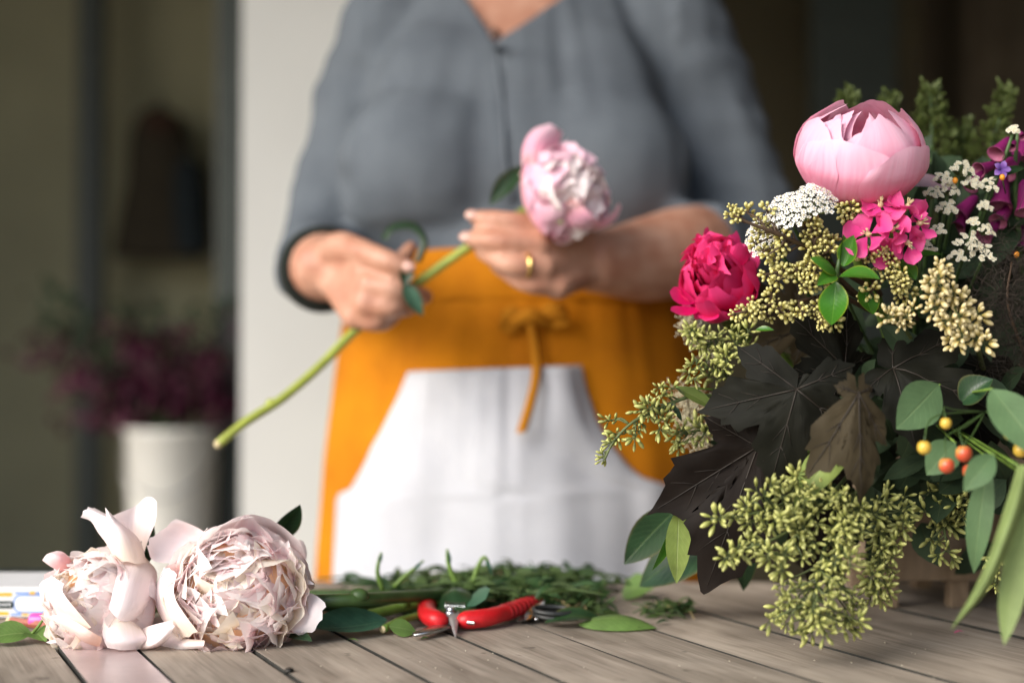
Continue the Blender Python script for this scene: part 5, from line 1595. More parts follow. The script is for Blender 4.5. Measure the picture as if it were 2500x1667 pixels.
# dark filler foliage inside the arrangement, seen only as depth between the flowers
rf = random.Random(9)
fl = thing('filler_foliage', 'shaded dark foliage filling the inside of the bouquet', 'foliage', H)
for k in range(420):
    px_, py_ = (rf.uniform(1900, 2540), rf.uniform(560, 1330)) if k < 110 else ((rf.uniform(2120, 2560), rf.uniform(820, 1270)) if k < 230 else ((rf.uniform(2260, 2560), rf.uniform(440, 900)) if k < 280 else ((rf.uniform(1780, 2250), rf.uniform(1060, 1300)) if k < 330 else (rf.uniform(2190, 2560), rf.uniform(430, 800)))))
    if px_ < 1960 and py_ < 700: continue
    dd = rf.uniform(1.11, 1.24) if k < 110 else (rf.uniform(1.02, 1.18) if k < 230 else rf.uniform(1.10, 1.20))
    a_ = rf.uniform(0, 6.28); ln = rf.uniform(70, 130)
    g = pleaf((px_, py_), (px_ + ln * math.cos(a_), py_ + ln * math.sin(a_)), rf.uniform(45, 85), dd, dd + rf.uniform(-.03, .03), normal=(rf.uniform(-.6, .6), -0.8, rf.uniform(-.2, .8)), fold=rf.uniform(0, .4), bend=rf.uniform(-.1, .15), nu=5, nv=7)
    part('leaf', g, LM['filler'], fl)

# ------------------------------------------------------------------ yarrow and lace flowers
M_yar = simple('yarrow_white', (0.86, 0.85, 0.80), 0.7, var=0.05, scale=500)
M_yarc = simple('yarrow_centre', (0.62, 0.50, 0.28), 0.7, var=0.1, scale=500)
M_lace = simple('lace_white', (0.66, 0.64, 0.50), 0.7, var=0.08, scale=500)
def floret(size, petals, seed):
    """a tiny flower: petals round a raised centre"""
    r1 = random.Random(seed)
    V, F, MI = [(0, 0, -size * 0.15)], [], []
    for k in range(petals):
        a = 2 * math.pi * k / petals + r1.uniform(-.15, .15)
        w = math.pi / petals * 0.85
        o = len(V)
        V += [(size * .25 * math.cos(a - w), size * .25 * math.sin(a - w), 0), (size * math.cos(a - w * .8), size * math.sin(a - w * .8), size * .12), (size * 1.1 * math.cos(a), size * 1.1 * math.sin(a), size * .02),
              (size * math.cos(a + w * .8), size * math.sin(a + w * .8), size * .12), (size * .25 * math.cos(a + w), size * .25 * math.sin(a + w), 0)]
        F += [(0, o, o + 4), (o, o + 1, o + 2, o + 3), (o, o + 3, o + 4)]; MI += [0, 0, 0]
    g = ellipsoid((0, 0, size * .1), (size * .33, size * .33, size * .25), None, 6, 4)
    o = len(V); V += [tuple(q) for q in g[0]]
    for f in g[1]: F.append(tuple(i + o for i in f)); MI.append(1)
    return np.array(V), F, MI
FL5 = [floret(1.0, 5, i) for i in range(3)]
def floret_head(name, parent, spots, size, mats, seed=0):
    """one flower head made of florets too small to part; spots = (centre, normal)"""
    r1 = random.Random(seed)
    V, F, MI, o = [], [], [], 0
    for c, nrm in spots:
        v, f, mi = FL5[r1.randrange(3)]
        R = basis(unit(np.asarray(nrm) + A(r1.uniform(-.3, .3), r1.uniform(-.3, .3), r1.uniform(-.3, .3))), r1.uniform(0, 6.28))
        V.append(v @ R.T * size * r1.uniform(0.8, 1.15) + c)
        F += [tuple(i + o for i in q) for q in f]; MI += mi; o += len(v)
    V = np.vstack(V)
    ob = part(name, (V, F, np.zeros((len(V), 2))), mats[0], parent, True)
    ob.data.materials.append(mats[1])
    ob.data.polygons.foreach_set('material_index', np.array(MI, dtype=np.int32))
    ob['kind'] = 'stuff'
    return ob
def umbel(label, c, R, up, n, size, mats, name='yarrow_umbel', flat=0.5, seed=0, stem_to=None, group=None, clumps=0, cat='flower'):
    """a domed head of florets on branching stalks"""
    r1 = random.Random(seed)
    c = np.asarray(c, float); B = basis(up)
    t = thing(name, label, cat, c - unit(up) * R * 0.9, group)
    spots = []
    cl = [(math.sqrt((k + .5) / clumps) * 0.8, k * 2.4) for k in range(clumps)] if clumps else None
    for k in range(n):
        if cl:
            rr, ph = cl[k % clumps]
            x, y = rr * math.cos(ph) + r1.gauss(0, .11), rr * math.sin(ph) + r1.gauss(0, .11)
        else:
            rr = math.sqrt((k + .5) / n); ph = k * 2.39996
            x, y = rr * math.cos(ph), rr * math.sin(ph)
        z = flat * (1 - (x * x + y * y) * 0.8) + r1.uniform(-.05, .05)
        p = c + R * (B[:, 0] * x + B[:, 1] * y + B[:, 2] * (z - flat * .5))
        spots.append((p, B[:, 2] + 0.9 * flat * (B[:, 0] * x + B[:, 1] * y)))
    floret_head('floret_head', t, spots, size, mats, seed)
    foot = c - unit(up) * R * 0.9
    st = [tube(catmull([foot, foot * .45 + s[0] * .55 - unit(up) * R * .12, s[0]], 5), [0.0009, 0.0004], 4) for s in spots[::max(1, n // 26)]]
    part('stalks', merge(*st), M_twig_g, t)
    if stem_to is not None:
        part('stem', tube(catmull([foot, (foot + stem_to) / 2 + A(0, .01, -.01), stem_to], 9), [0.0014, 0.0018], 6), M_stem_dark, t)
    return t
upY = unit(A(-0.25, -0.72, 0.65))
umbel('left half of the flat white yarrow head under the pink peony', P(1928, 508, 1.008), 0.0175, upY, 72, 0.0019, (M_yar, M_yarc), seed=1, flat=0.45, stem_to=H, group='white yarrow heads')
umbel('upper right white yarrow head touching the pink peony', P(1992, 484, 0.995), 0.0150, unit(A(0.1, -0.8, 0.6)), 56, 0.0019, (M_yar, M_yarc), seed=2, flat=0.5, stem_to=H, group='white yarrow heads')
umbel('white yarrow head partly hidden behind the left yellow berries', P(1866, 574, 1.035), 0.0165, unit(A(-0.6, -0.75, 0.3)), 66, 0.0019, (M_yar, M_yarc), seed=3, flat=0.45, stem_to=H, group='white yarrow heads')
lace = [((2279, 469), 26, 'lacy white floret cluster nearest the hot pink blooms, at its upper right'), ((2302, 434), 26, 'lacy white cluster between the pink peony and the foxglove'), ((2321, 460), 24, 'lacy white cluster in the middle of the lace flower arch'), ((2312, 506), 30, 'lowest lacy white cluster of the lace flower arch'),
        ((2350, 409), 32, 'topmost lacy white cluster of the lace flower arch'), ((2375, 445), 28, 'lacy white cluster just left of the foxglove bells'), ((2412, 450), 28, 'lacy white cluster between two foxglove bells'),
        ((2405, 502), 20, 'small pale yellow-white cluster below the foxglove bells'), ((2376, 540), 16, 'smallest pale cluster under the lace flower arch'), ((2366, 588), 40, 'broad lacy white cluster above the cream buds'), ((2398, 616), 34, 'lacy white cluster at the right, above the cream buds'),
        ((2338, 624), 26, 'lacy cluster touching the top of the cream buds'), ((2254, 598), 34, 'lacy white cluster right of the hot pink blooms'), ((2408, 560), 24, 'grey-white lacy cluster near the dark smoke bush'), ((2474, 316), 16, 'tiny white cluster above the foxglove tip'), ((2290, 560), 22, 'faint lacy cluster beside a hanging hot pink petal')]
for k, ((px_, py_), rpx, lab) in enumerate(lace):
    dd = 1.06 if py_ < 540 else 1.045
    umbel(lab, P(px_, py_, dd), s_(rpx, dd), unit(A(random.uniform(-.3, .3), -0.8, 0.5)), int(22 + rpx * 1.7), 0.0013, (M_lace, M_yarc), 'lace_flower', 0.4, 20 + k, H if k % 2 == 0 else None, 'lace flower clusters', 6)

# ------------------------------------------------------------------ hot pink blooms
hp = thing('hot_pink_flower', 'cluster of hot pink blooms with folded petals under the pink peony', 'flower', P(2185, 640, 1.03))
rh = random.Random(4)
def bloom(c, face, size, seed, n=5):
    r1 = random.Random(seed)
    B = basis(face, r1.uniform(0, 6))
    core = part('bloom', merge(ellipsoid(c, (0.0022, 0.0022, 0.003), B, 8, 6), *[tube([c, c + unit(B[:, 2] + A(r1.uniform(-.5, .5), r1.uniform(-.5, .5), r1.uniform(-.5, .5))) * 0.007], 0.0004, 4) for _ in range(5)]), M_yarc, hp)
    for k in range(n):
        a = 2 * math.pi * k / n + r1.uniform(-.25, .25)
        dv = B[:, 0] * math.cos(a) + B[:, 1] * math.sin(a)
        lift = r1.uniform(-0.05, 0.75)
        tip = c + unit(dv + B[:, 2] * lift) * size * r1.uniform(0.8, 1.15)
        part('petal', leaf_geo(c, tip, size * r1.uniform(0.75, 1.0), B[:, 2] * 1.0 - dv * 0.3, bend=r1.uniform(-.25, -.05), fold=r1.uniform(-.5, .6), wid=0.70, wav=0.06, seed=seed + k, nu=7, nv=9), PM['hot'], core)
for k, (px_, py_, dd, fx, fy, fz, sz) in enumerate([(2150, 500, 1.012, -.2, -.7, .6, 62), (2215, 505, 1.012, .3, -.6, .7, 56), (2120, 572, 1.004, -.4, -.8, .3, 64), (2178, 560, 1.005, 0, -.9, .4, 50), (2245, 545, 1.012, .5, -.8, .2, 54), (2215, 592, 1.008, .2, -.85, -.3, 54), (2160, 612, 1.012, -.1, -.85, -.4, 46)]):
    bloom(P(px_, py_, dd), (fx, fy, fz), s_(sz, dd), 60 + k)
part('stalk', merge(*[tube(catmull([P(a, b, 1.014), P(2180, 580, 1.03), P(2195, 680, 1.05)], 8), [0.001, 0.0014], 5) for a, b in ((2150, 505), (2215, 510), (2120, 575), (2245, 550), (2215, 595))]), M_stem, hp)

# ------------------------------------------------------------------ foxglove
def fox_mat():
    return petal_mat('foxglove_bell', (0.15, 0.008, 0.09), (0.27, 0.02, 0.14), (0.48, 0.16, 0.25), 0.25, rough=0.5, val=0.2)
M_fox = fox_mat()
fx_ = thing('foxglove', 'magenta foxglove spike with hanging bells at the right border', 'flower', P(2470, 620, 1.10))
part('stem', tube(catmull([P(2520, 900, 1.16), P(2490, 620, 1.12), P(2478, 440, 1.10), P(2484, 325, 1.09)], 16), [0.003, 0.0022, 0.0012], 8), M_stem_dark, fx_)
bellp = [(0.0016, 0), (0.0040, 0.003), (0.0052, 0.009), (0.0060, 0.016), (0.0070, 0.022), (0.0086, 0.0262), (0.0094, 0.0275), (0.0084, 0.0268), (0.0066, 0.0220), (0.0054, 0.0155)]
for k, (px_, py_, dx, dy, s) in enumerate([(2466, 338, -32, 36, .78), (2486, 372, -24, 40, .92), (2502, 335, -4, 50, .85), (2430, 400, -40, 16, .70), (2450, 425, -8, 72, 1.05), (2384, 480, -44, 46, .95), (2400, 420, -30, 36, .7), (2468, 500, -26, 34, .8), (2360, 520, -20, 34, .7), (2500, 440, 6, 70, 1.0), (2440, 540, -40, 40, .8), (2505, 540, -6, 60, 1.0), (2478, 345, -10, 18, .4), (2490, 322, 8, 14, .35)]):
    dd = 1.085 + 0.02 * (k % 3)
    c = P(px_, py_, dd); q = P(px_ + dx, py_ + dy, dd - 0.008)
    R = basis(q - c)
    g = lathe(bellp, 14)
    v = g[0] * s
    part('bell', (v @ R.T + c, g[1], g[2]), M_fox, fx_)
part('leaf', pleaf((2500, 410), (2420, 440), 20, 1.07, 1.06, fold=.3), LM['dark'], fx_)
# small violet and orange specks of other blooms
M_vio = petal_mat('violet_petal', (0.10, 0.04, 0.25), (0.22, 0.10, 0.42), (0.35, 0.20, 0.55), 0.2)
M_org = simple('orange_berry', (0.75, 0.28, 0.02), 0.35)
vi = thing('violet_flower', 'small violet bloom in front of the foxglove bells', 'flower', P(2444, 415, 1.06))
for k in range(5):
    a = k * 1.257
    c = P(2444, 415, 1.06)
    part('petal', leaf_geo(c, c + A(math.cos(a) * .007, -.002, math.sin(a) * .007), 0.005, wid=.6, nu=5, nv=6), M_vio, vi)
for (px_, py_, lab) in ((2447, 433, 'tiny orange berry just under the violet bloom'), (2332, 441, 'tiny orange berry inside the lace flower arch'), (2482, 622, 'dull orange berry in the dark at the right border')):
    t = thing('orange_berry', lab, 'berry', P(px_, py_, 1.055), 'tiny orange berries')
    part('berry', ellipsoid(P(px_, py_, 1.055), (0.0021, 0.0021, 0.0024), None, 10, 8), M_org, t)
    part('stalk', tube([P(px_, py_ + 4, 1.057), P(px_ + 8, py_ + 40, 1.08)], 0.0005, 5), M_twig_g, t)

# ------------------------------------------------------------------ leafy green spires behind
M_spire = leaf_mat('spire_leaf', (0.085, 0.115, 0.028), (0.15, 0.18, 0.05), None, 0.3, 0.5)
def spire(label, stem, h0, w, n, seed, dd):
    r1 = random.Random(seed)
    sp = catmull([P(*q) for q in stem], 30)
    t = thing('green_spire', label, 'foliage', sp[0], 'green spires behind the bouquet')
    part('stem', tube(sp, [0.002, 0.0008], 6), M_stem_dark, t)
    gs = []
    for k in range(n):
        q = r1.uniform(h0, 1.0) ** 0.9
        c = sp[min(29, int(q * 29))]
        a = r1.uniform(0, 6.28); ww = w * (1.1 - q) + 0.004
        o = A(math.cos(a) * ww, math.sin(a) * ww * .7, r1.uniform(0.0, 0.012)) * r1.uniform(0.3, 1.0)
        gs.append(leaf_geo(c + o, c + o + unit(o + A(0, 0, r1.uniform(-.004, .01))) * r1.uniform(.003, .0085), r1.uniform(.002, .0048), (r1.uniform(-.5, .5), -.6, .8), nu=3, nv=5))
    ob = part('foliage', merge(*gs), M_spire, t)
    ob['kind'] = 'stuff'
spire('tall green spire close to the right of the pink peony', [(2250, 700, 1.24), (2270, 500, 1.23), (2275, 350, 1.22), (2272, 222, 1.22)], .25, .030, 720, 1, 1.2)
spire('green spire leaning right at the top right corner of the bouquet', [(2360, 700, 1.24), (2390, 500, 1.23), (2420, 360, 1.22), (2462, 222, 1.22)], .3, .022, 576, 2, 1.2)
spire('short green spire between the two tall ones', [(2330, 700, 1.26), (2345, 520, 1.25), (2350, 400, 1.24), (2352, 320, 1.24)], .3, .026, 432, 3, 1.2)
spire('green spire peeping over the pink peony', [(2090, 560, 1.24), (2080, 400, 1.23), (2078, 300, 1.23), (2064, 246, 1.23)], .3, .024, 312, 4, 1.2)
spire('small green spire tip just right of the pink peony top', [(2190, 560, 1.24), (2180, 400, 1.23), (2172, 300, 1.23), (2172, 246, 1.23)], .3, .016, 240, 5, 1.2)
leaf_thing('lime leaf blurred beside the pink peony', pleaf((2300, 425), (2220, 405), 44, 1.2, 1.19, normal=(0, -.9, .4)), 'lime', 'leaf', None, H)
leaf_thing('mauve petal lying flat just right of the pink peony', pleaf((2330, 468), (2205, 452), 70, 1.10, 1.09, normal=(0, -.6, .8), fold=.1, pw=.5), 'mauve', 'loose_petal', None, H)

# ------------------------------------------------------------------ smoke bush and pale plume: hair-fine stuff
def plume(name, label, cat, pts, n, mat, seed, ln=0.02, r=0.00016, spread=0.02, group=None, beads=0.0):
    r1 = random.Random(seed)
    sp = catmull([P(*q) for q in pts], 20)
    t = thing(name, label, cat, sp[0], group)
    part('stem', tube(sp, [0.0018, 0.0008], 5), M_twig, t)
    gs = []
    for k in range(n):
        c = sp[r1.randrange(4, 20)] + A(r1.gauss(0, spread * .5), r1.gauss(0, spread * .5), r1.gauss(0, spread * .5))
        e = c + A(r1.uniform(-1, 1), r1.uniform(-1, 1), r1.uniform(-1, 1)) * ln
        gs.append(tube([c, (c + e) / 2 + A(r1.uniform(-.002, .002), 0, r1.uniform(-.002, .002)), e], [r, r * .6], 3, cap=False))
        if beads: gs.append(ellipsoid(e, (beads,) * 3, None, 5, 3))
    ob = part('plume', merge(*gs), mat, t)
    ob['kind'] = 'stuff'
M_smoke = simple('smoke_bush', (0.030, 0.022, 0.015), 0.9, var=0.3, scale=60)
M_plume = simple('cream_plume', (0.52, 0.48, 0.33), 0.9, var=0.1, scale=60)
plume('smoke_bush_plume', 'dark brown hazy smoke bush plume at the right border above the gum leaves', 'foliage', [(2560, 1000, 1.1), (2500, 860, 1.06), (2460, 740, 1.04), (2470, 640, 1.05)], 1500, M_smoke, 1, .014, .00022, .03)
plume('smoke_bush_plume', 'dark hazy plume behind the foxglove at the right border', 'foliage', [(2560, 900, 1.15), (2520, 720, 1.13), (2500, 600, 1.12), (2505, 500, 1.12)], 900, M_smoke, 2, .014, .00022, .028)
plume('cream_plume', 'pale feathery plume among the gum buds left of the maple leaf', 'flower', [(1800, 1160, 1.14), (1740, 1100, 1.13), (1690, 1030, 1.125), (1672, 960, 1.12)], 700, M_plume, 3, .007, .0002, .012, None, 0.0007)
plume('cream_plume', 'small pale plume under the crimson peony', 'flower', [(1760, 900, 1.14), (1720, 850, 1.13), (1690, 800, 1.13), (1680, 775, 1.13)], 240, M_plume, 4, .006, .0002, .008, None, 0.0007)

# ------------------------------------------------------------------ crab apples
def apple_mat(name, a, b_c):
    m, nt, n, l, b = new_mat(name)
    tc = n.new('ShaderNodeTexCoord'); no = n.new('ShaderNodeTexNoise'); no.inputs['Scale'].default_value = 70
    l.new(tc.outputs['Object'], no.inputs['Vector'])
    r = ramp(n, [(0.35, a), (0.62, b_c)]); l.new(no.outputs['Fac'], r.inputs[0]); l.new(r.outputs[0], b.inputs['Base Color'])
    b.inputs['Roughness'].default_value = 0.32
    return m
M_ayel = apple_mat('yellow_crab', (0.52, 0.34, 0.035), (0.60, 0.40, 0.06))
M_ared = apple_mat('red_crab', (0.46, 0.05, 0.025), (0.55, 0.16, 0.05))
M_aor = apple_mat('orange_crab', (0.60, 0.30, 0.07), (0.48, 0.07, 0.03))
for px_, py_, r, m, lab, top in [
    (2309, 1033, 14, M_ayel, 'yellow crab apple highest at the left of the group', (2330, 1000)), (2256, 1092, 17, M_ayel, 'yellow crab apple half hidden by the brown maple leaf', (2310, 1010)),
    (2353, 1107, 20, M_aor, 'orange-red crab apple in the centre of the group', (2360, 1040)), (2311, 1136, 19, M_aor, 'orange crab apple at the lower left of the group', (2335, 1050)),
    (2368, 1150, 18, M_ared, 'red crab apple lowest in the group', (2375, 1060)), (2467, 1056, 18, M_ayel, 'yellow crab apple hanging on the right from a pale stalk', (2440, 990)),
    (2492, 1098, 18, M_ayel, 'yellow crab apple at the right border', (2470, 1030))]:
    dd = 0.925
    c = P(px_, py_, dd); R_ = s_(r, dd)
    t = thing('crab_apple', lab, 'crab apple', c, 'crab apples')
    part('fruit', lathe([(0.0001, -R_ * 1.02), (R_ * .55, -R_ * .9), (R_ * .93, -R_ * .45), (R_, 0.0), (R_ * .9, R_ * .55), (R_ * .5, R_ * .92), (R_ * .12, R_ * .9), (0.0001, R_ * .82)], 18, mat4(np.eye(3), c)), m, t)
    part('stalk', tube(catmull([c + A(0, 0, R_ * .8), (c + P(top[0], top[1], dd + .02)) / 2 + A(-.004, 0, .006), P(top[0], top[1], dd + .02), P(2405, 1005, .97)], 12), [0.0005, 0.0006], 6), M_stem_dark, t)
    part('calyx', ellipsoid(c - A(0, 0, R_ * .98), (R_ * .22, R_ * .22, R_ * .16), None, 8, 5), M_twig, t)

# ================================================================== things lying on the table
def lying(label, b, t, w, m, name='loose_leaf', zb=0.002, zt=0.002, stalk=None, **kw):
    """a leaf on the table from table pixel b to table pixel t"""
    g = leaf_geo(T(b[0], b[1], zb), T(t[0], t[1], zt), w, **kw)
    g[0][:, 2] = np.maximum(g[0][:, 2], TABLE_Z + 0.0008)
    o = thing(name, label, 'leaf', g[0][len(g[0]) // 2] * A(1, 1, 0) + A(0, 0, TABLE_Z))
    part('blade', g, LM[m], o)
    if stalk is not None:
        part('stalk', tube(catmull([g[0][0]] + stalk, 8), [0.0012, 0.001], 6), M_stem, o)
    return o
UPN = (0.0, -0.25, 1.0)
lying('dark blue-green peony leaf lying right of the ruffled peony', (945, 1512), (752, 1530), 0.030, 'peony', zb=0.010, zt=0.012, normal=(0.05, -0.55, 0.85), fold=0.45, bend=-0.06)
lying('small oval green leaf left of the red secateurs', (950, 1528), (1016, 1541), 0.016, 'fresh', zb=0.008, zt=0.003, normal=(0, -0.7, 0.7), fold=0.1, bend=0.05)
lying('single light green leaf lying arched right of the secateurs', (1412, 1523), (1604, 1532), 0.026, 'fresh', zb=0.003, zt=0.001, normal=(0.0, -0.35, 0.95), fold=-0.35, bend=0.13)
lying('spotted green leaf at the left border in front of the printed box', (78, 1545), (-40, 1562), 0.026, 'fresh', zb=0.006, zt=0.003, normal=(0, -0.5, 0.85), fold=0.2, bend=0.05, stalk=[T(92, 1530, 0.010), T(106, 1510, 0.016)])
lying('small crumpled leaf beside the spotted leaf', (82, 1540), (112, 1566), 0.020, 'fresh', zb=0.006, zt=0.002, normal=(0.3, -0.7, 0.6), fold=0.4, bend=0.05)
lying('bright green blurred leaf near the far table edge under the bouquet', (1520, 1445), (1596, 1436), 0.030, 'fresh', zb=0.004, zt=0.010, normal=(0, -0.7, 0.7), fold=0.2)
lying('dark leaf lying under the trimmings behind the secateurs', (1330, 1520), (1480, 1518), 0.026, 'dark', zb=0.003, zt=0.003, normal=UPN, fold=0.2)
lying('dark leaf in the shade right behind the ruffled peony', (700, 1520), (820, 1500), 0.040, 'dark', zb=0.012, zt=0.008, normal=(0, -0.6, 0.8), fold=0.3)

# cut stems behind the ruffled peony
GS = 'cut stems lying behind the peonies'
def cut_stem(label, pts, r, m, cut=True, nodes=()):
    q = catmull([T(a, b, z) for a, b, z in pts], 20)
    t = thing('peony_cutting', label, 'stem', q[0] * A(1, 1, 0) + A(0, 0, TABLE_Z), GS)
    part('stem', tube(q, [r, r * 0.95], 10), m, t)
    if cut:
        dv = unit(q[0] - q[1])
        part('cut_end', tube([q[0] + dv * 0.0002, q[0] + dv * 0.0012], [r * 0.96, r * 0.90], 10), M_cut, t)
    for k in nodes:
        part('node', ellipsoid(q[k] + A(0, 0, r * 0.6), (r * 1.5, r * 1.2, r * 1.1), None, 10, 7), m, t)
cut_stem('thick light green stem leading from the dark leaf back to the trimmings', [(770, 1520, .008), (900, 1500, .010), (1020, 1475, .012), (1240, 1445, .012)], .0042, M_stem, True, (11,))
cut_stem('topmost dark green stem of the bundle, with a knob', [(690, 1470, .026), (860, 1464, .028), (1000, 1455, .022), (1160, 1445, .012)], .0052, M_stem_dark, True, (7,))
cut_stem('second dark green stem of the bundle, just under the knobbed one', [(700, 1480, .018), (860, 1478, .016), (1100, 1460, .008)], .0050, M_stem_dark)
cut_stem('brownish stem with a pale cut end right of the ruffled peony', [(800, 1476, .010), (900, 1480, .010), (1060, 1472, .006)], .0045, simple('brown_stem', (0.12, 0.085, 0.04), 0.6, var=0.3, scale=80))
cut_stem('thin olive stem slanting behind the dark leaf', [(935, 1535, .005), (990, 1510, .008), (1080, 1490, .008)], .0030, M_stem)
cut_stem('dark stem low at the back of the bundle', [(720, 1452, .008), (900, 1450, .008), (1150, 1440, .006)], .0048, M_stem_dark)
tw = thing('cut_twig', 'short orange-brown twig with a pale cut tip above the secateurs', 'twig', T(1070, 1510))
q = catmull([P(1064, 1476, 1.19), P(1092, 1462, 1.185), P(1126, 1447, 1.18)], 8)
part('stem', tube(q, [0.0020, 0.0022], 8), simple('orange_bark', (0.20, 0.095, 0.04), 0.7, var=0.25, scale=150), tw)
part('cut_end', tube([q[-1], q[-1] + unit(q[-1] - q[-2]) * 0.0012], [0.0026, 0.0024], 8), M_cut, tw)

# upright cut ends sticking out of the pile
for k, (lab, pts) in enumerate([('leftmost upright sprig tip in front of the white pocket', [(935, 1440), (922, 1400), (926, 1365), (932, 1348)]), ('slanting thin sprig tip second from the left', [(962, 1432), (990, 1405), (1015, 1385), (1034, 1368)]),
                                ('upright sprig tip in front of the middle of the pocket', [(1120, 1435), (1104, 1402), (1094, 1370), (1092, 1340)]), ('bent sprig tip at the left end of the trimmings heap', [(1152, 1430), (1164, 1390), (1180, 1360), (1192, 1372), (1202, 1410)])]):
    c = catmull([P(a, b, 1.19) for a, b in pts], 12)
    t = thing('sprig_tip', lab, 'sprig', c[0], 'sprig tips standing out of the trimmings')
    part('stem', tube(c, [0.0022, 0.0017, 0.0009] if k != 2 else [0.0028, 0.002, 0.0012], 7), M_stem, t)
    part('leaf', leaf_geo(c[6], c[11], 0.0032, (0.3, -0.8, 0.3), fold=0.4, nu=5, nv=7), LM['peony'], t)
ct = thing('curled_leaf', 'curled grey-green leaf standing on edge behind the secateurs', 'leaf', T(1170, 1500))
part('blade', loft([[P(1140, 1480, 1.13), P(1160, 1478, 1.12), P(1186, 1462, 1.115)], [P(1150, 1455, 1.15), P(1172, 1440, 1.145), P(1196, 1436, 1.13)], [P(1168, 1438, 1.16), P(1186, 1430, 1.155), P(1194, 1440, 1.14)]], 9, 9), LM['peony'], ct)
dt = thing('curled_leaf', 'dark cupped leaf between the twig and the curled grey-green leaf', 'leaf', T(1110, 1500))
part('blade', loft([[P(1070, 1490, 1.14), P(1110, 1496, 1.13), P(1165, 1486, 1.13)], [P(1078, 1455, 1.16), P(1110, 1440, 1.15), P(1150, 1450, 1.15)], [P(1090, 1440, 1.18), P(1115, 1432, 1.18), P(1140, 1440, 1.18)]], 9, 9), LM['dark'], dt)

# heap of trimmings
rt = random.Random(17)
LMt = [leaf_mat('trimming_a', (0.065, 0.11, 0.03), (0.12, 0.17, 0.05), None, 0.25, 0.55), leaf_mat('trimming_b', (0.030, 0.075, 0.022), (0.07, 0.12, 0.03), None, 0.2, 0.5), simple('trimming_dry', (0.26, 0.20, 0.09), 0.8, var=0.3, scale=120)]
heaps = {0: [], 1: [], 2: []}
def heap(n, x0, x1, yf, yb, hfun, sc=1.0):
    for k in range(n):
        u = rt.random(); px_ = x0 + (x1 - x0) * u
        py_ = yf + (yb - yf) * rt.random()
        q = T(px_, py_, 0.001)
        hh = hfun(u) * rt.random() ** 0.8
        c = q + A(0, 0, hh)
        a = rt.uniform(0, 6.28); el = rt.uniform(-0.5, 0.6)
        ln = rt.uniform(0.007, 0.024) * sc
        e = c + ln * A(math.cos(a) * math.cos(el), math.sin(a) * math.cos(el), math.sin(el))
        e[2] = max(e[2], TABLE_Z + 0.001)
        kind = 0 if rt.random() < 0.55 else (1 if rt.random() < 0.85 else 2)
        if kind == 2 or rt.random() < 0.25:
            heaps[kind].append(tube([c, (c + e) / 2 + A(0, 0, 0.002), e], [0.0008, 0.0005], 4))
        else:
            heaps[kind].append(leaf_geo(c, e, ln * rt.uniform(0.16, 0.42), (rt.uniform(-.6, .6), rt.uniform(-.8, .1), 0.8), fold=rt.uniform(0, .6), bend=rt.uniform(-.15, .25), nu=3, nv=6))
heap(850, 1130, 1465, 1505, 1425, lambda u: 0.003 + 0.016 * max(0.0, math.sin(min(1, u * 0.8 + .16) * math.pi)) ** 0.8)
heap(520, 960, 1200, 1500, 1440, lambda u: 0.010 + 0.008 * u)
heap(120, 1575, 1680, 1506, 1484, lambda u: 0.005, 0.7)
for k in range(96):
    px_, py_ = rt.uniform(960, 1380), rt.uniform(1440, 1500)
    a = rt.gauss(0.05, 0.35) + (math.pi if rt.random() < .5 else 0)
    hh = 0.004 + 0.018 * rt.random() * max(0.2, math.sin(min(1, max(0, (px_ - 960) / 560)) * math.pi))
    c = T(px_, py_) + A(0, 0, hh); ln = rt.uniform(.03, .085)
    e = c + A(math.cos(a), math.sin(a) * .6, rt.uniform(-.1, .12)) * ln
    e[2] = max(e[2], TABLE_Z + .002)
    if e[1] > TY1 - .01: continue
    heaps[0 if k % 3 else 1].append(tube(catmull([c, (c + e) / 2 + A(0, 0, .004), e], 6), [rt.uniform(.0010, .0022), .0009], 6))
    for j in range(3):
        q = c + (e - c) * rt.random()
        heaps[k % 2].append(leaf_geo(q, q + A(rt.uniform(-1, 1), rt.uniform(-1, .4), rt.uniform(-.1, .5)) * rt.uniform(.012, .026), rt.uniform(.004, .010), (0, -.6, .8), fold=.3, bend=.1, nu=5, nv=7))
hp_ = thing('trimmings_heap', 'heap of green leaf and stem trimmings behind the secateurs', 'trimmings', T(1300, 1470))
for k in range(3):
    ob = part('trimmings', merge(*heaps[k]), LMt[k], hp_)
    ob['kind'] = 'stuff'

# crumbs and scraps
rc = random.Random(5)
gs = []
for k in range(60):
    q = T(rc.uniform(600, 2300), rc.uniform(1520, 1660), 0.0006)
    s = rc.uniform(0.0002, 0.0007)
    gs.append(ellipsoid(q, (s, s, s * .6), None, 5, 3))
ob = part('crumbs', merge(*gs), simple('pale_crumbs', (0.55, 0.50, 0.40), 0.8), None)
tag(ob, 'pale crumbs scattered over the table planks', 'crumbs', None, 'stuff')
def scrap(label, px_, py_, l, w, m, ang=0.3):
    c = T(px_, py_, 0.001); dv = A(math.cos(ang), math.sin(ang), 0.05) * l / 2
    t = thing('scrap', label, 'scrap', c)
    part('blade', leaf_geo(c - dv, c + dv, w, (0, -.2, 1), bend=.15, fold=.3, nu=5, nv=7), m, t)
scrap('tiny bright green scrap in front of the secateurs blade', 1038, 1558, 0.006, 0.003, LM['fresh'])
scrap('thin green scrap in the plank joint left of the secateurs', 862, 1564, 0.011, 0.002, LM['fresh'], -0.5)
scrap('small pink petal scrap on the dark planks at the right', 2342, 1543, 0.008, 0.002, PM['hot'], 0.1)
scrap('short dark leaf scrap near the small heap right of the light green leaf', 1620, 1520, 0.012, 0.005, LM['dark'], 0.2)

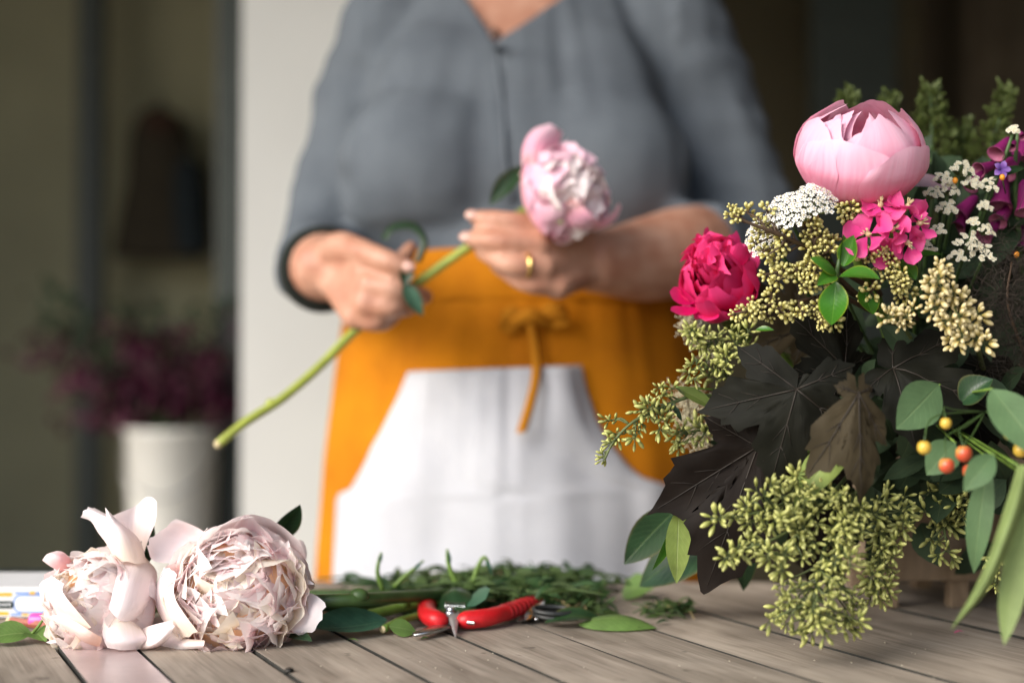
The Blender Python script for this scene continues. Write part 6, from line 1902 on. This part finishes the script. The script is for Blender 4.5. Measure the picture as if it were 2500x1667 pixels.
# ------------------------------------------------------------------ red secateurs
M_red = simple('red_plastic', (0.58, 0.011, 0.016), 0.42, var=0.16, scale=110, bump=0.05, bscale=400, spec=0.5)
M_steel = simple('worn_steel', (0.42, 0.42, 0.42), 0.30, 1.0, var=0.25, scale=150, bump=0.1, bscale=500)
M_chrome = simple('bright_steel', (0.65, 0.66, 0.67), 0.18, 1.0, var=0.1, scale=200)
M_red2 = simple('red_grip_rubber', (0.42, 0.010, 0.014), 0.6, var=0.1, scale=90)
M_bl2 = simple('brushed_steel', (0.50, 0.50, 0.50), 0.45, 0.7, var=0.15, scale=200)
M_blk = simple('black_plastic', (0.018, 0.02, 0.02), 0.45, var=0.1)
sc_ = thing('secateurs', 'open secateurs with red handles lying on the planks', 'secateurs', T(1110, 1540))
def grip(pts, rad, sq, n=26, ribs=None):
    c = catmull(pts, n)
    rr = np.interp(np.linspace(0, 1, n), np.linspace(0, 1, len(rad)), rad)
    if ribs:
        for k in range(ribs[0], ribs[1]):
            rr[k] *= 1.0 + 0.07 * (k % 2)
    return tube(c, rr, 12, sq)
def roundbox(poly, z0, z1, bev):
    bm = bmesh.new()
    vs = [bm.verts.new((p[0], p[1], z0)) for p in poly]
    f = bm.faces.new(vs)
    ex = bmesh.ops.extrude_face_region(bm, geom=[f])
    for vv in ex['geom']:
        if isinstance(vv, bmesh.types.BMVert): vv.co.z = z1
    bmesh.ops.recalc_face_normals(bm, faces=bm.faces[:])
    bmesh.ops.bevel(bm, geom=bm.edges[:], offset=bev, segments=3, profile=0.6, affect='EDGES', clamp_overlap=True)
    bm.verts.index_update()
    g = (np.array([tuple(x.co) for x in bm.verts]), [tuple(v_.index for v_ in fc.verts) for fc in bm.faces], None)
    bm.free()
    return g[0], g[1], np.zeros((len(g[0]), 2))
TT = lambda a, b, h: T(a, b) + A(0, 0, h)
tp = lambda *pp: [T(a, b)[:2] for a, b in pp]
def handle(pts, rad, ribs, label):
    c = catmull(pts, 44)
    rr = np.interp(np.linspace(0, 1, 44), np.linspace(0, 1, len(rad)), rad)
    o = part('handle', tube(c, rr, 16, 0.86), M_red, sc_)
    gs = []
    for k in ribs:
        gs.append(tube(c[k:k + 2], rr[k] * 1.05, 16, 0.86))
    if gs: part('grip_ribs', merge(*gs), M_red2, o)
    return o
handle([TT(1128, 1537, .0075), TT(1142, 1538, .0082), TT(1190, 1534, .0088), TT(1240, 1521, .0095), TT(1285, 1507, .0102), TT(1322, 1494, .0106)], [.0062, .0082, .0084, .0078, .0074, .0072, .0040], range(24, 41, 2), 'right')
handle([TT(1084, 1537, .0075), TT(1066, 1539, .0085), TT(1046, 1531, .0098), TT(1042, 1516, .0110), TT(1048, 1502, .0116), TT(1058, 1492, .0116)], [.0062, .0084, .0086, .0078, .0074, .0070, .0042], (), 'left')
part('blade', prism(tp((1006, 1562), (1013, 1566), (1072, 1555), (1116, 1543), (1104, 1534), (1060, 1543))[::1], TABLE_Z + .0035, TABLE_Z + .0058, .0004), M_steel, sc_, label='long narrow cutting blade')
bl2 = loft([[TT(1084, 1530, .0118), TT(1098, 1543, .0085), TT(1111, 1558, .0012)], [TT(1100, 1528, .0135), TT(1106, 1543, .0098), TT(1113, 1559, .0018)], [TT(1122, 1529, .0118), TT(1118, 1543, .0085), TT(1114, 1558, .0012)]], 5, 8)
bl3 = loft([[TT(1084, 1530, .0095), TT(1098, 1543, .0062), TT(1111, 1558, .0004)], [TT(1122, 1529, .0095), TT(1118, 1543, .0062), TT(1114, 1558, .0004)]], 5, 8)
part('blade', merge(bl2, bl3), M_bl2, sc_, False, label='short bright anvil blade')
part('tang', roundbox(tp((1058, 1536), (1062, 1542), (1096, 1536), (1092, 1528)), TABLE_Z + .0062, TABLE_Z + .0092, .0006), M_steel, sc_)
part('tang', roundbox(tp((1112, 1532), (1116, 1540), (1158, 1545), (1158, 1538)), TABLE_Z + .0062, TABLE_Z + .0088, .0006), M_chrome, sc_)
bo = T(1101, 1531)
part('pivot_bolt', lathe([(0.0001, .0105), (.0050, .0105), (.0052, .0112), (.0050, .0128), (.0036, .0132), (.0034, .0152), (.0028, .0158), (0.0001, .0158)], 18, mat4(np.eye(3), bo)), M_chrome, sc_)
s0, s1 = TT(1086, 1520, .0125), TT(1138, 1522, .0125)
hx = []
for k in range(110):
    q = k / 109; a = q * 2 * math.pi * 7
    hx.append(s0 + (s1 - s0) * q + A(0.0, math.cos(a) * .0042, math.sin(a) * .0042))
part('spring', tube(hx, .0007, 6), M_chrome, sc_)

ss = thing('scissors', 'small scissors with black loop handles beside the red grip', 'scissors', T(1350, 1502))
for k, (px_, py_) in enumerate(((1362, 1500), (1352, 1489))):
    c = T(px_, py_, .007 + .004 * k)
    part('handle', ring_at(c, A(0.05, -0.12, 1), .0115 if k == 0 else .010, .0019, 1.6, 26, 8), M_blk, ss)
part('blade', roundbox([tuple(q) for q in tp((1262, 1528), (1284, 1505), (1338, 1497), (1342, 1503), (1300, 1520))], TABLE_Z + .003, TABLE_Z + .0045, .0004), M_steel, ss)
part('blade', leaf_geo(T(1284, 1513, .004), P(1329, 1464, 1.165), 0.010, (-0.4, -.85, .2), bend=.02, fold=.1, wid=.35, nu=5, nv=8), M_chrome, ss)
part('pivot', ellipsoid(T(1310, 1510, .006), (.002, .002, .0012), None, 10, 6), M_chrome, ss)

# ------------------------------------------------------------------ left: printed box, black case, pen, pencil
bxd = 1.165
M_card = simple('white_card', (0.72, 0.73, 0.74), 0.6, var=0.04, scale=60)
M_py = simple('print_yellow', (0.75, 0.42, 0.03), 0.6); M_pb = simple('print_blue', (0.20, 0.32, 0.62), 0.6); M_pk = simple('print_black', (0.02, 0.035, 0.03), 0.6); M_pp = simple('print_pale', (0.78, 0.80, 0.84), 0.6)
cb_ = thing('printed_box', 'white cardboard box printed with yellow and blue shapes, half hidden by the left peony', 'box', T(20, 1505))
X = lambda px_: (px_ - 1250) / FPX * bxd
Z = lambda py_: P(0, py_, bxd)[2]
part('carton', box((X(-90), bxd, TABLE_Z + .0003), (X(215), bxd + .085, Z(1432)), .0006), M_card, cb_, False)
def rrect(px0, py0, px1, py1, rad, dy, m, name):
    x0, x1, z0, z1 = X(px0), X(px1), Z(py1), Z(py0); r = rad / FPX * bxd
    pts = []
    for cx, cz, a0 in ((x1 - r, z1 - r, 0), (x0 + r, z1 - r, 90), (x0 + r, z0 + r, 180), (x1 - r, z0 + r, 270)):
        for k in range(6):
            a = math.radians(a0 + 18 * k); pts.append((cx + r * math.cos(a), cz + r * math.sin(a)))
    n = len(pts)
    v = np.array([(p[0], bxd - dy, p[1]) for p in pts] + [(p[0], bxd, p[1]) for p in pts])
    f = [tuple(range(n - 1, -1, -1))] + [(k, (k + 1) % n, n + (k + 1) % n, n + k) for k in range(n)]
    part(name, (v, f, np.zeros((2 * n, 2))), m, cb_, False)
rrect(-60, 1446, 34, 1455, 4, .0003, M_py, 'yellow_print'); rrect(40, 1444, 200, 1449, 2, .0003, M_pb, 'blue_print'); rrect(76, 1443, 90, 1451, 3, .0004, M_py, 'yellow_print')
rrect(36, 1450, 150, 1496, 18, .0003, M_pb, 'blue_print'); rrect(41, 1455, 145, 1491, 15, .0005, M_pp, 'pale_print')
rrect(-60, 1466, 38, 1484, 8, .0007, M_pk, 'black_print'); rrect(-60, 1492, 26, 1501, 3, .0003, M_py, 'yellow_print'); rrect(30, 1496, 56, 1502, 2, .0003, M_pb, 'blue_print'); rrect(58, 1496, 74, 1502, 2, .0003, M_py, 'yellow_print')
for k in range(5): rrect(-6 + k * 8, 1471, -2 + k * 8, 1478, 1.5, .0009, M_pp, 'pale_print')
kc = thing('black_case', 'flat black case behind the printed box at the left border', 'case', T(20, 1450))
part('case', box((P(-90, 0, 1.275)[0], 1.275, TABLE_Z + .0003), (P(180, 0, 1.275)[0], 1.345, P(0, 1413, 1.275)[2]), .002), simple('black_case_skin', (0.02, 0.028, 0.025), 0.5, var=0.2), kc, False)
part('label_strip', box((P(-20, 0, 1.2745)[0], 1.2738, P(0, 1430, 1.275)[2]), (P(38, 0, 1.2745)[0], 1.2747, P(0, 1418, 1.275)[2])), simple('lilac_label', (0.36, 0.32, 0.42), 0.6), kc, False)
pn = thing('pink_pen', 'pen with a bright pink cap poking out left of the peony', 'pen', T(100, 1515))
pc0, pc1 = T(74, 1513, .0058), T(190, 1516, .0058)
dv = unit(pc1 - pc0)
part('cap', tube([pc0, pc0 + dv * .0006, pc0 + dv * .002, pc0 + dv * .03], [.0040, .0050, .0056, .0058], 16), simple('pink_cap', (0.85, 0.10, 0.40), 0.35, var=0.03), pn)
part('barrel', tube([pc0 + dv * .0302, pc0 + dv * .12], [.0052, .0050], 16), M_card, pn)
pl_ = thing('brown_pencil', 'reddish brown pencil lying below the pink pen cap', 'pencil', T(60, 1520))
a0, a1 = T(28, 1514, .0036), T(200, 1538, .0036)
part('barrel', tube([a0, a1], [.0034, .0034], 6), simple('pencil_lacquer', (0.30, 0.085, 0.05), 0.5, var=0.15, scale=90), pl_, False)
part('tip', tube([a0 - unit(a1 - a0) * .004, a0], [.0024, .0034], 6), M_cut, pl_, False)

# ================================================================== blurred things in the room behind
M_coat = fabric('dark_coat', (0.050, 0.040, 0.026), (0.032, 0.026, 0.018), 300, 0.3)
M_coat2 = fabric('dark_blue_coat', (0.022, 0.030, 0.034), (0.014, 0.018, 0.022), 300, 0.3)
M_coat3 = fabric('rust_collar', (0.06, 0.034, 0.022), (0.04, 0.022, 0.015), 300, 0.3)
def hanging(name, label, rows, m, d, hook):
    """a garment on a hook: stacked folded sections, (py, px left, px right)"""
    zz = [P(0, r[0], d)[2] for r in rows]
    v, seg = [], 40
    for (py_, xl, xr), z in zip(rows, zz):
        cx, a = (P((xl + xr) / 2, 0, d)[0]), (xr - xl) / 2 / FPX * d
        for k in range(seg):
            t = 2 * math.pi * k / seg
            w = 1 + 0.05 * math.sin(t * 9 + z * 4)
            v.append((cx + a * w * math.cos(t), d + 0.06 * w * math.sin(t), z))
    n = len(rows); f = []
    for i in range(n - 1):
        for k in range(seg):
            p, q = i * seg + k, i * seg + (k + 1) % seg
            f.append((p, q, q + seg, p + seg))
    f.append(tuple(range(seg))); f.append(tuple((n - 1) * seg + k for k in range(seg - 1, -1, -1)))
    t = thing(name, label, 'coat', (v[0][0], d, zz[-1]), 'dark coats hanging on the back wall')
    part('cloth', (np.array(v), f, np.zeros((len(v), 2))), m, t)
    hk = P(hook[0], hook[1], d)
    part('hook', tube([hk + A(0, .115 + 4.2 - d, .01), hk + A(0, .03, 0), hk + A(0, 0, .01), hk + A(0, -.01, .03)], .008, 8), M_post, t)
    return t
hc = hanging('hanging_coat', 'dark coat with a rust collar hanging on the back wall above the bucket', [(268, 375, 410), (285, 340, 440), (330, 322, 462), (390, 316, 470), (450, 312, 474), (520, 298, 484), (580, 286, 492), (622, 282, 498), (630, 290, 490)], M_coat, 4.13, (392, 265))
part('collar', ellipsoid(P(390, 300, 4.07), (.055, .03, .040)), M_coat3, hc)
hanging('hanging_coat', 'dark blue coat hanging at the right of the rust-collared coat', [(395, 450, 475), (415, 432, 496), (470, 428, 506), (540, 430, 510), (600, 434, 514), (618, 440, 508)], M_coat2, 4.02, (462, 392))

bd = 3.05
bt, bb = P(422, 1045, bd), 0.44
M_bucket = simple('white_enamel', (0.78, 0.77, 0.72), 0.4, var=0.04, scale=12)
bk = thing('white_bucket', 'white bucket of burgundy flowers in the dim room', 'bucket', (bt[0], bd, bb))
Rb = 114 / FPX * bd
part('shell', lathe([(0.0, bb + .004), (Rb * .82, bb), (Rb * .84, bb + .01), (Rb * .985, bt[2] - .012), (Rb * 1.03, bt[2] - .010), (Rb * 1.035, bt[2]), (Rb * .97, bt[2]), (Rb * .95, bt[2] - .03), (Rb * .8, bb + .02), (0, bb + .018)], 36, mat4(np.eye(3), (bt[0], bd, 0))), M_bucket, bk)
part('handle', tube(catmull([(bt[0] - Rb * 1.03, bd, bt[2] - .03), (bt[0] - Rb * .8, bd - Rb * .85, bt[2] - .10), (bt[0], bd - Rb * 1.04, bt[2] - .14), (bt[0] + Rb * .8, bd - Rb * .85, bt[2] - .10), (bt[0] + Rb * 1.03, bd, bt[2] - .03)], 24), .0022, 6), M_chrome, bk)
bn = thing('low_bench', 'dark low bench under the white bucket', 'bench', (bt[0], bd, 0))
for k in range(3):
    part('slat', box((bt[0] - .65, bd - .17 + k * .118, .405), (bt[0] + .32, bd - .17 + k * .118 + .108, .4395), .003), M_leg, bn, False)
for x in (bt[0] - .58, bt[0] + .25):
    for y in (bd - .14, bd + .14):
        part('leg', box((x - .025, y - .025, 0), (x + .025, y + .025, .4045), .003), M_leg, bn, False)
M_burg = petal_mat('burgundy_petal', (0.04, 0.006, 0.02), (0.075, 0.010, 0.033), (0.115, 0.018, 0.048), 0.25, val=0.3)
rbk = random.Random(23)
tips = [(85, 860, 0), (120, 900, 0), (160, 850, 0), (205, 920, 0), (250, 880, 0), (300, 960, 0), (330, 850, 0), (370, 900, 0), (410, 820, 0), (455, 880, 0), (490, 830, 0), (520, 900, 0), (560, 850, 0), (585, 940, 0), (230, 1010, 0), (480, 960, 0), (395, 975, 0), (140, 965, 0), (540, 985, 0), (280, 800, 0),
        (125, 690, 1), (110, 760, 1), (385, 745, 1), (560, 740, 1), (470, 760, 1), (310, 770, 1)]
for k, (px_, py_, kind) in enumerate(tips):
    dd = bd + rbk.uniform(-.10, .10)
    e = P(px_, py_, dd); b0 = A(bt[0] + rbk.uniform(-.05, .05), bd + rbk.uniform(-.05, .05), bt[2] - .06)
    c = catmull([b0, (b0 * .6 + e * .4) + A(0, 0, .05), e], 14)
    t = thing('burgundy_flower' if kind == 0 else 'leafy_stem', 'burgundy flower spike standing in the white bucket' if kind == 0 else 'thin leafy green stem rising from the white bucket', 'flower' if kind == 0 else 'foliage', b0, 'burgundy flowers in the bucket' if kind == 0 else 'leafy stems in the bucket')
    part('stem', tube(c, [.003, .0018], 5), M_stem_dark, t)
    gs = []
    for j in range(46):
        q = c[rbk.randrange(5, 14)] + A(rbk.gauss(0, .022), rbk.gauss(0, .022), rbk.gauss(0, .022)) * (1 if kind == 0 else .6)
        dv = unit(A(rbk.uniform(-1, 1), rbk.uniform(-1, 1), rbk.uniform(-.6, 1)))
        gs.append(leaf_geo(q, q + dv * rbk.uniform(.02, .04), rbk.uniform(.012, .022), (rbk.uniform(-1, 1), -.8, .4), nu=3, nv=5))
    ob = part('flower_head' if kind == 0 else 'foliage', merge(*gs), M_burg if kind == 0 else LM['filler'], t)
    ob['kind'] = 'stuff'
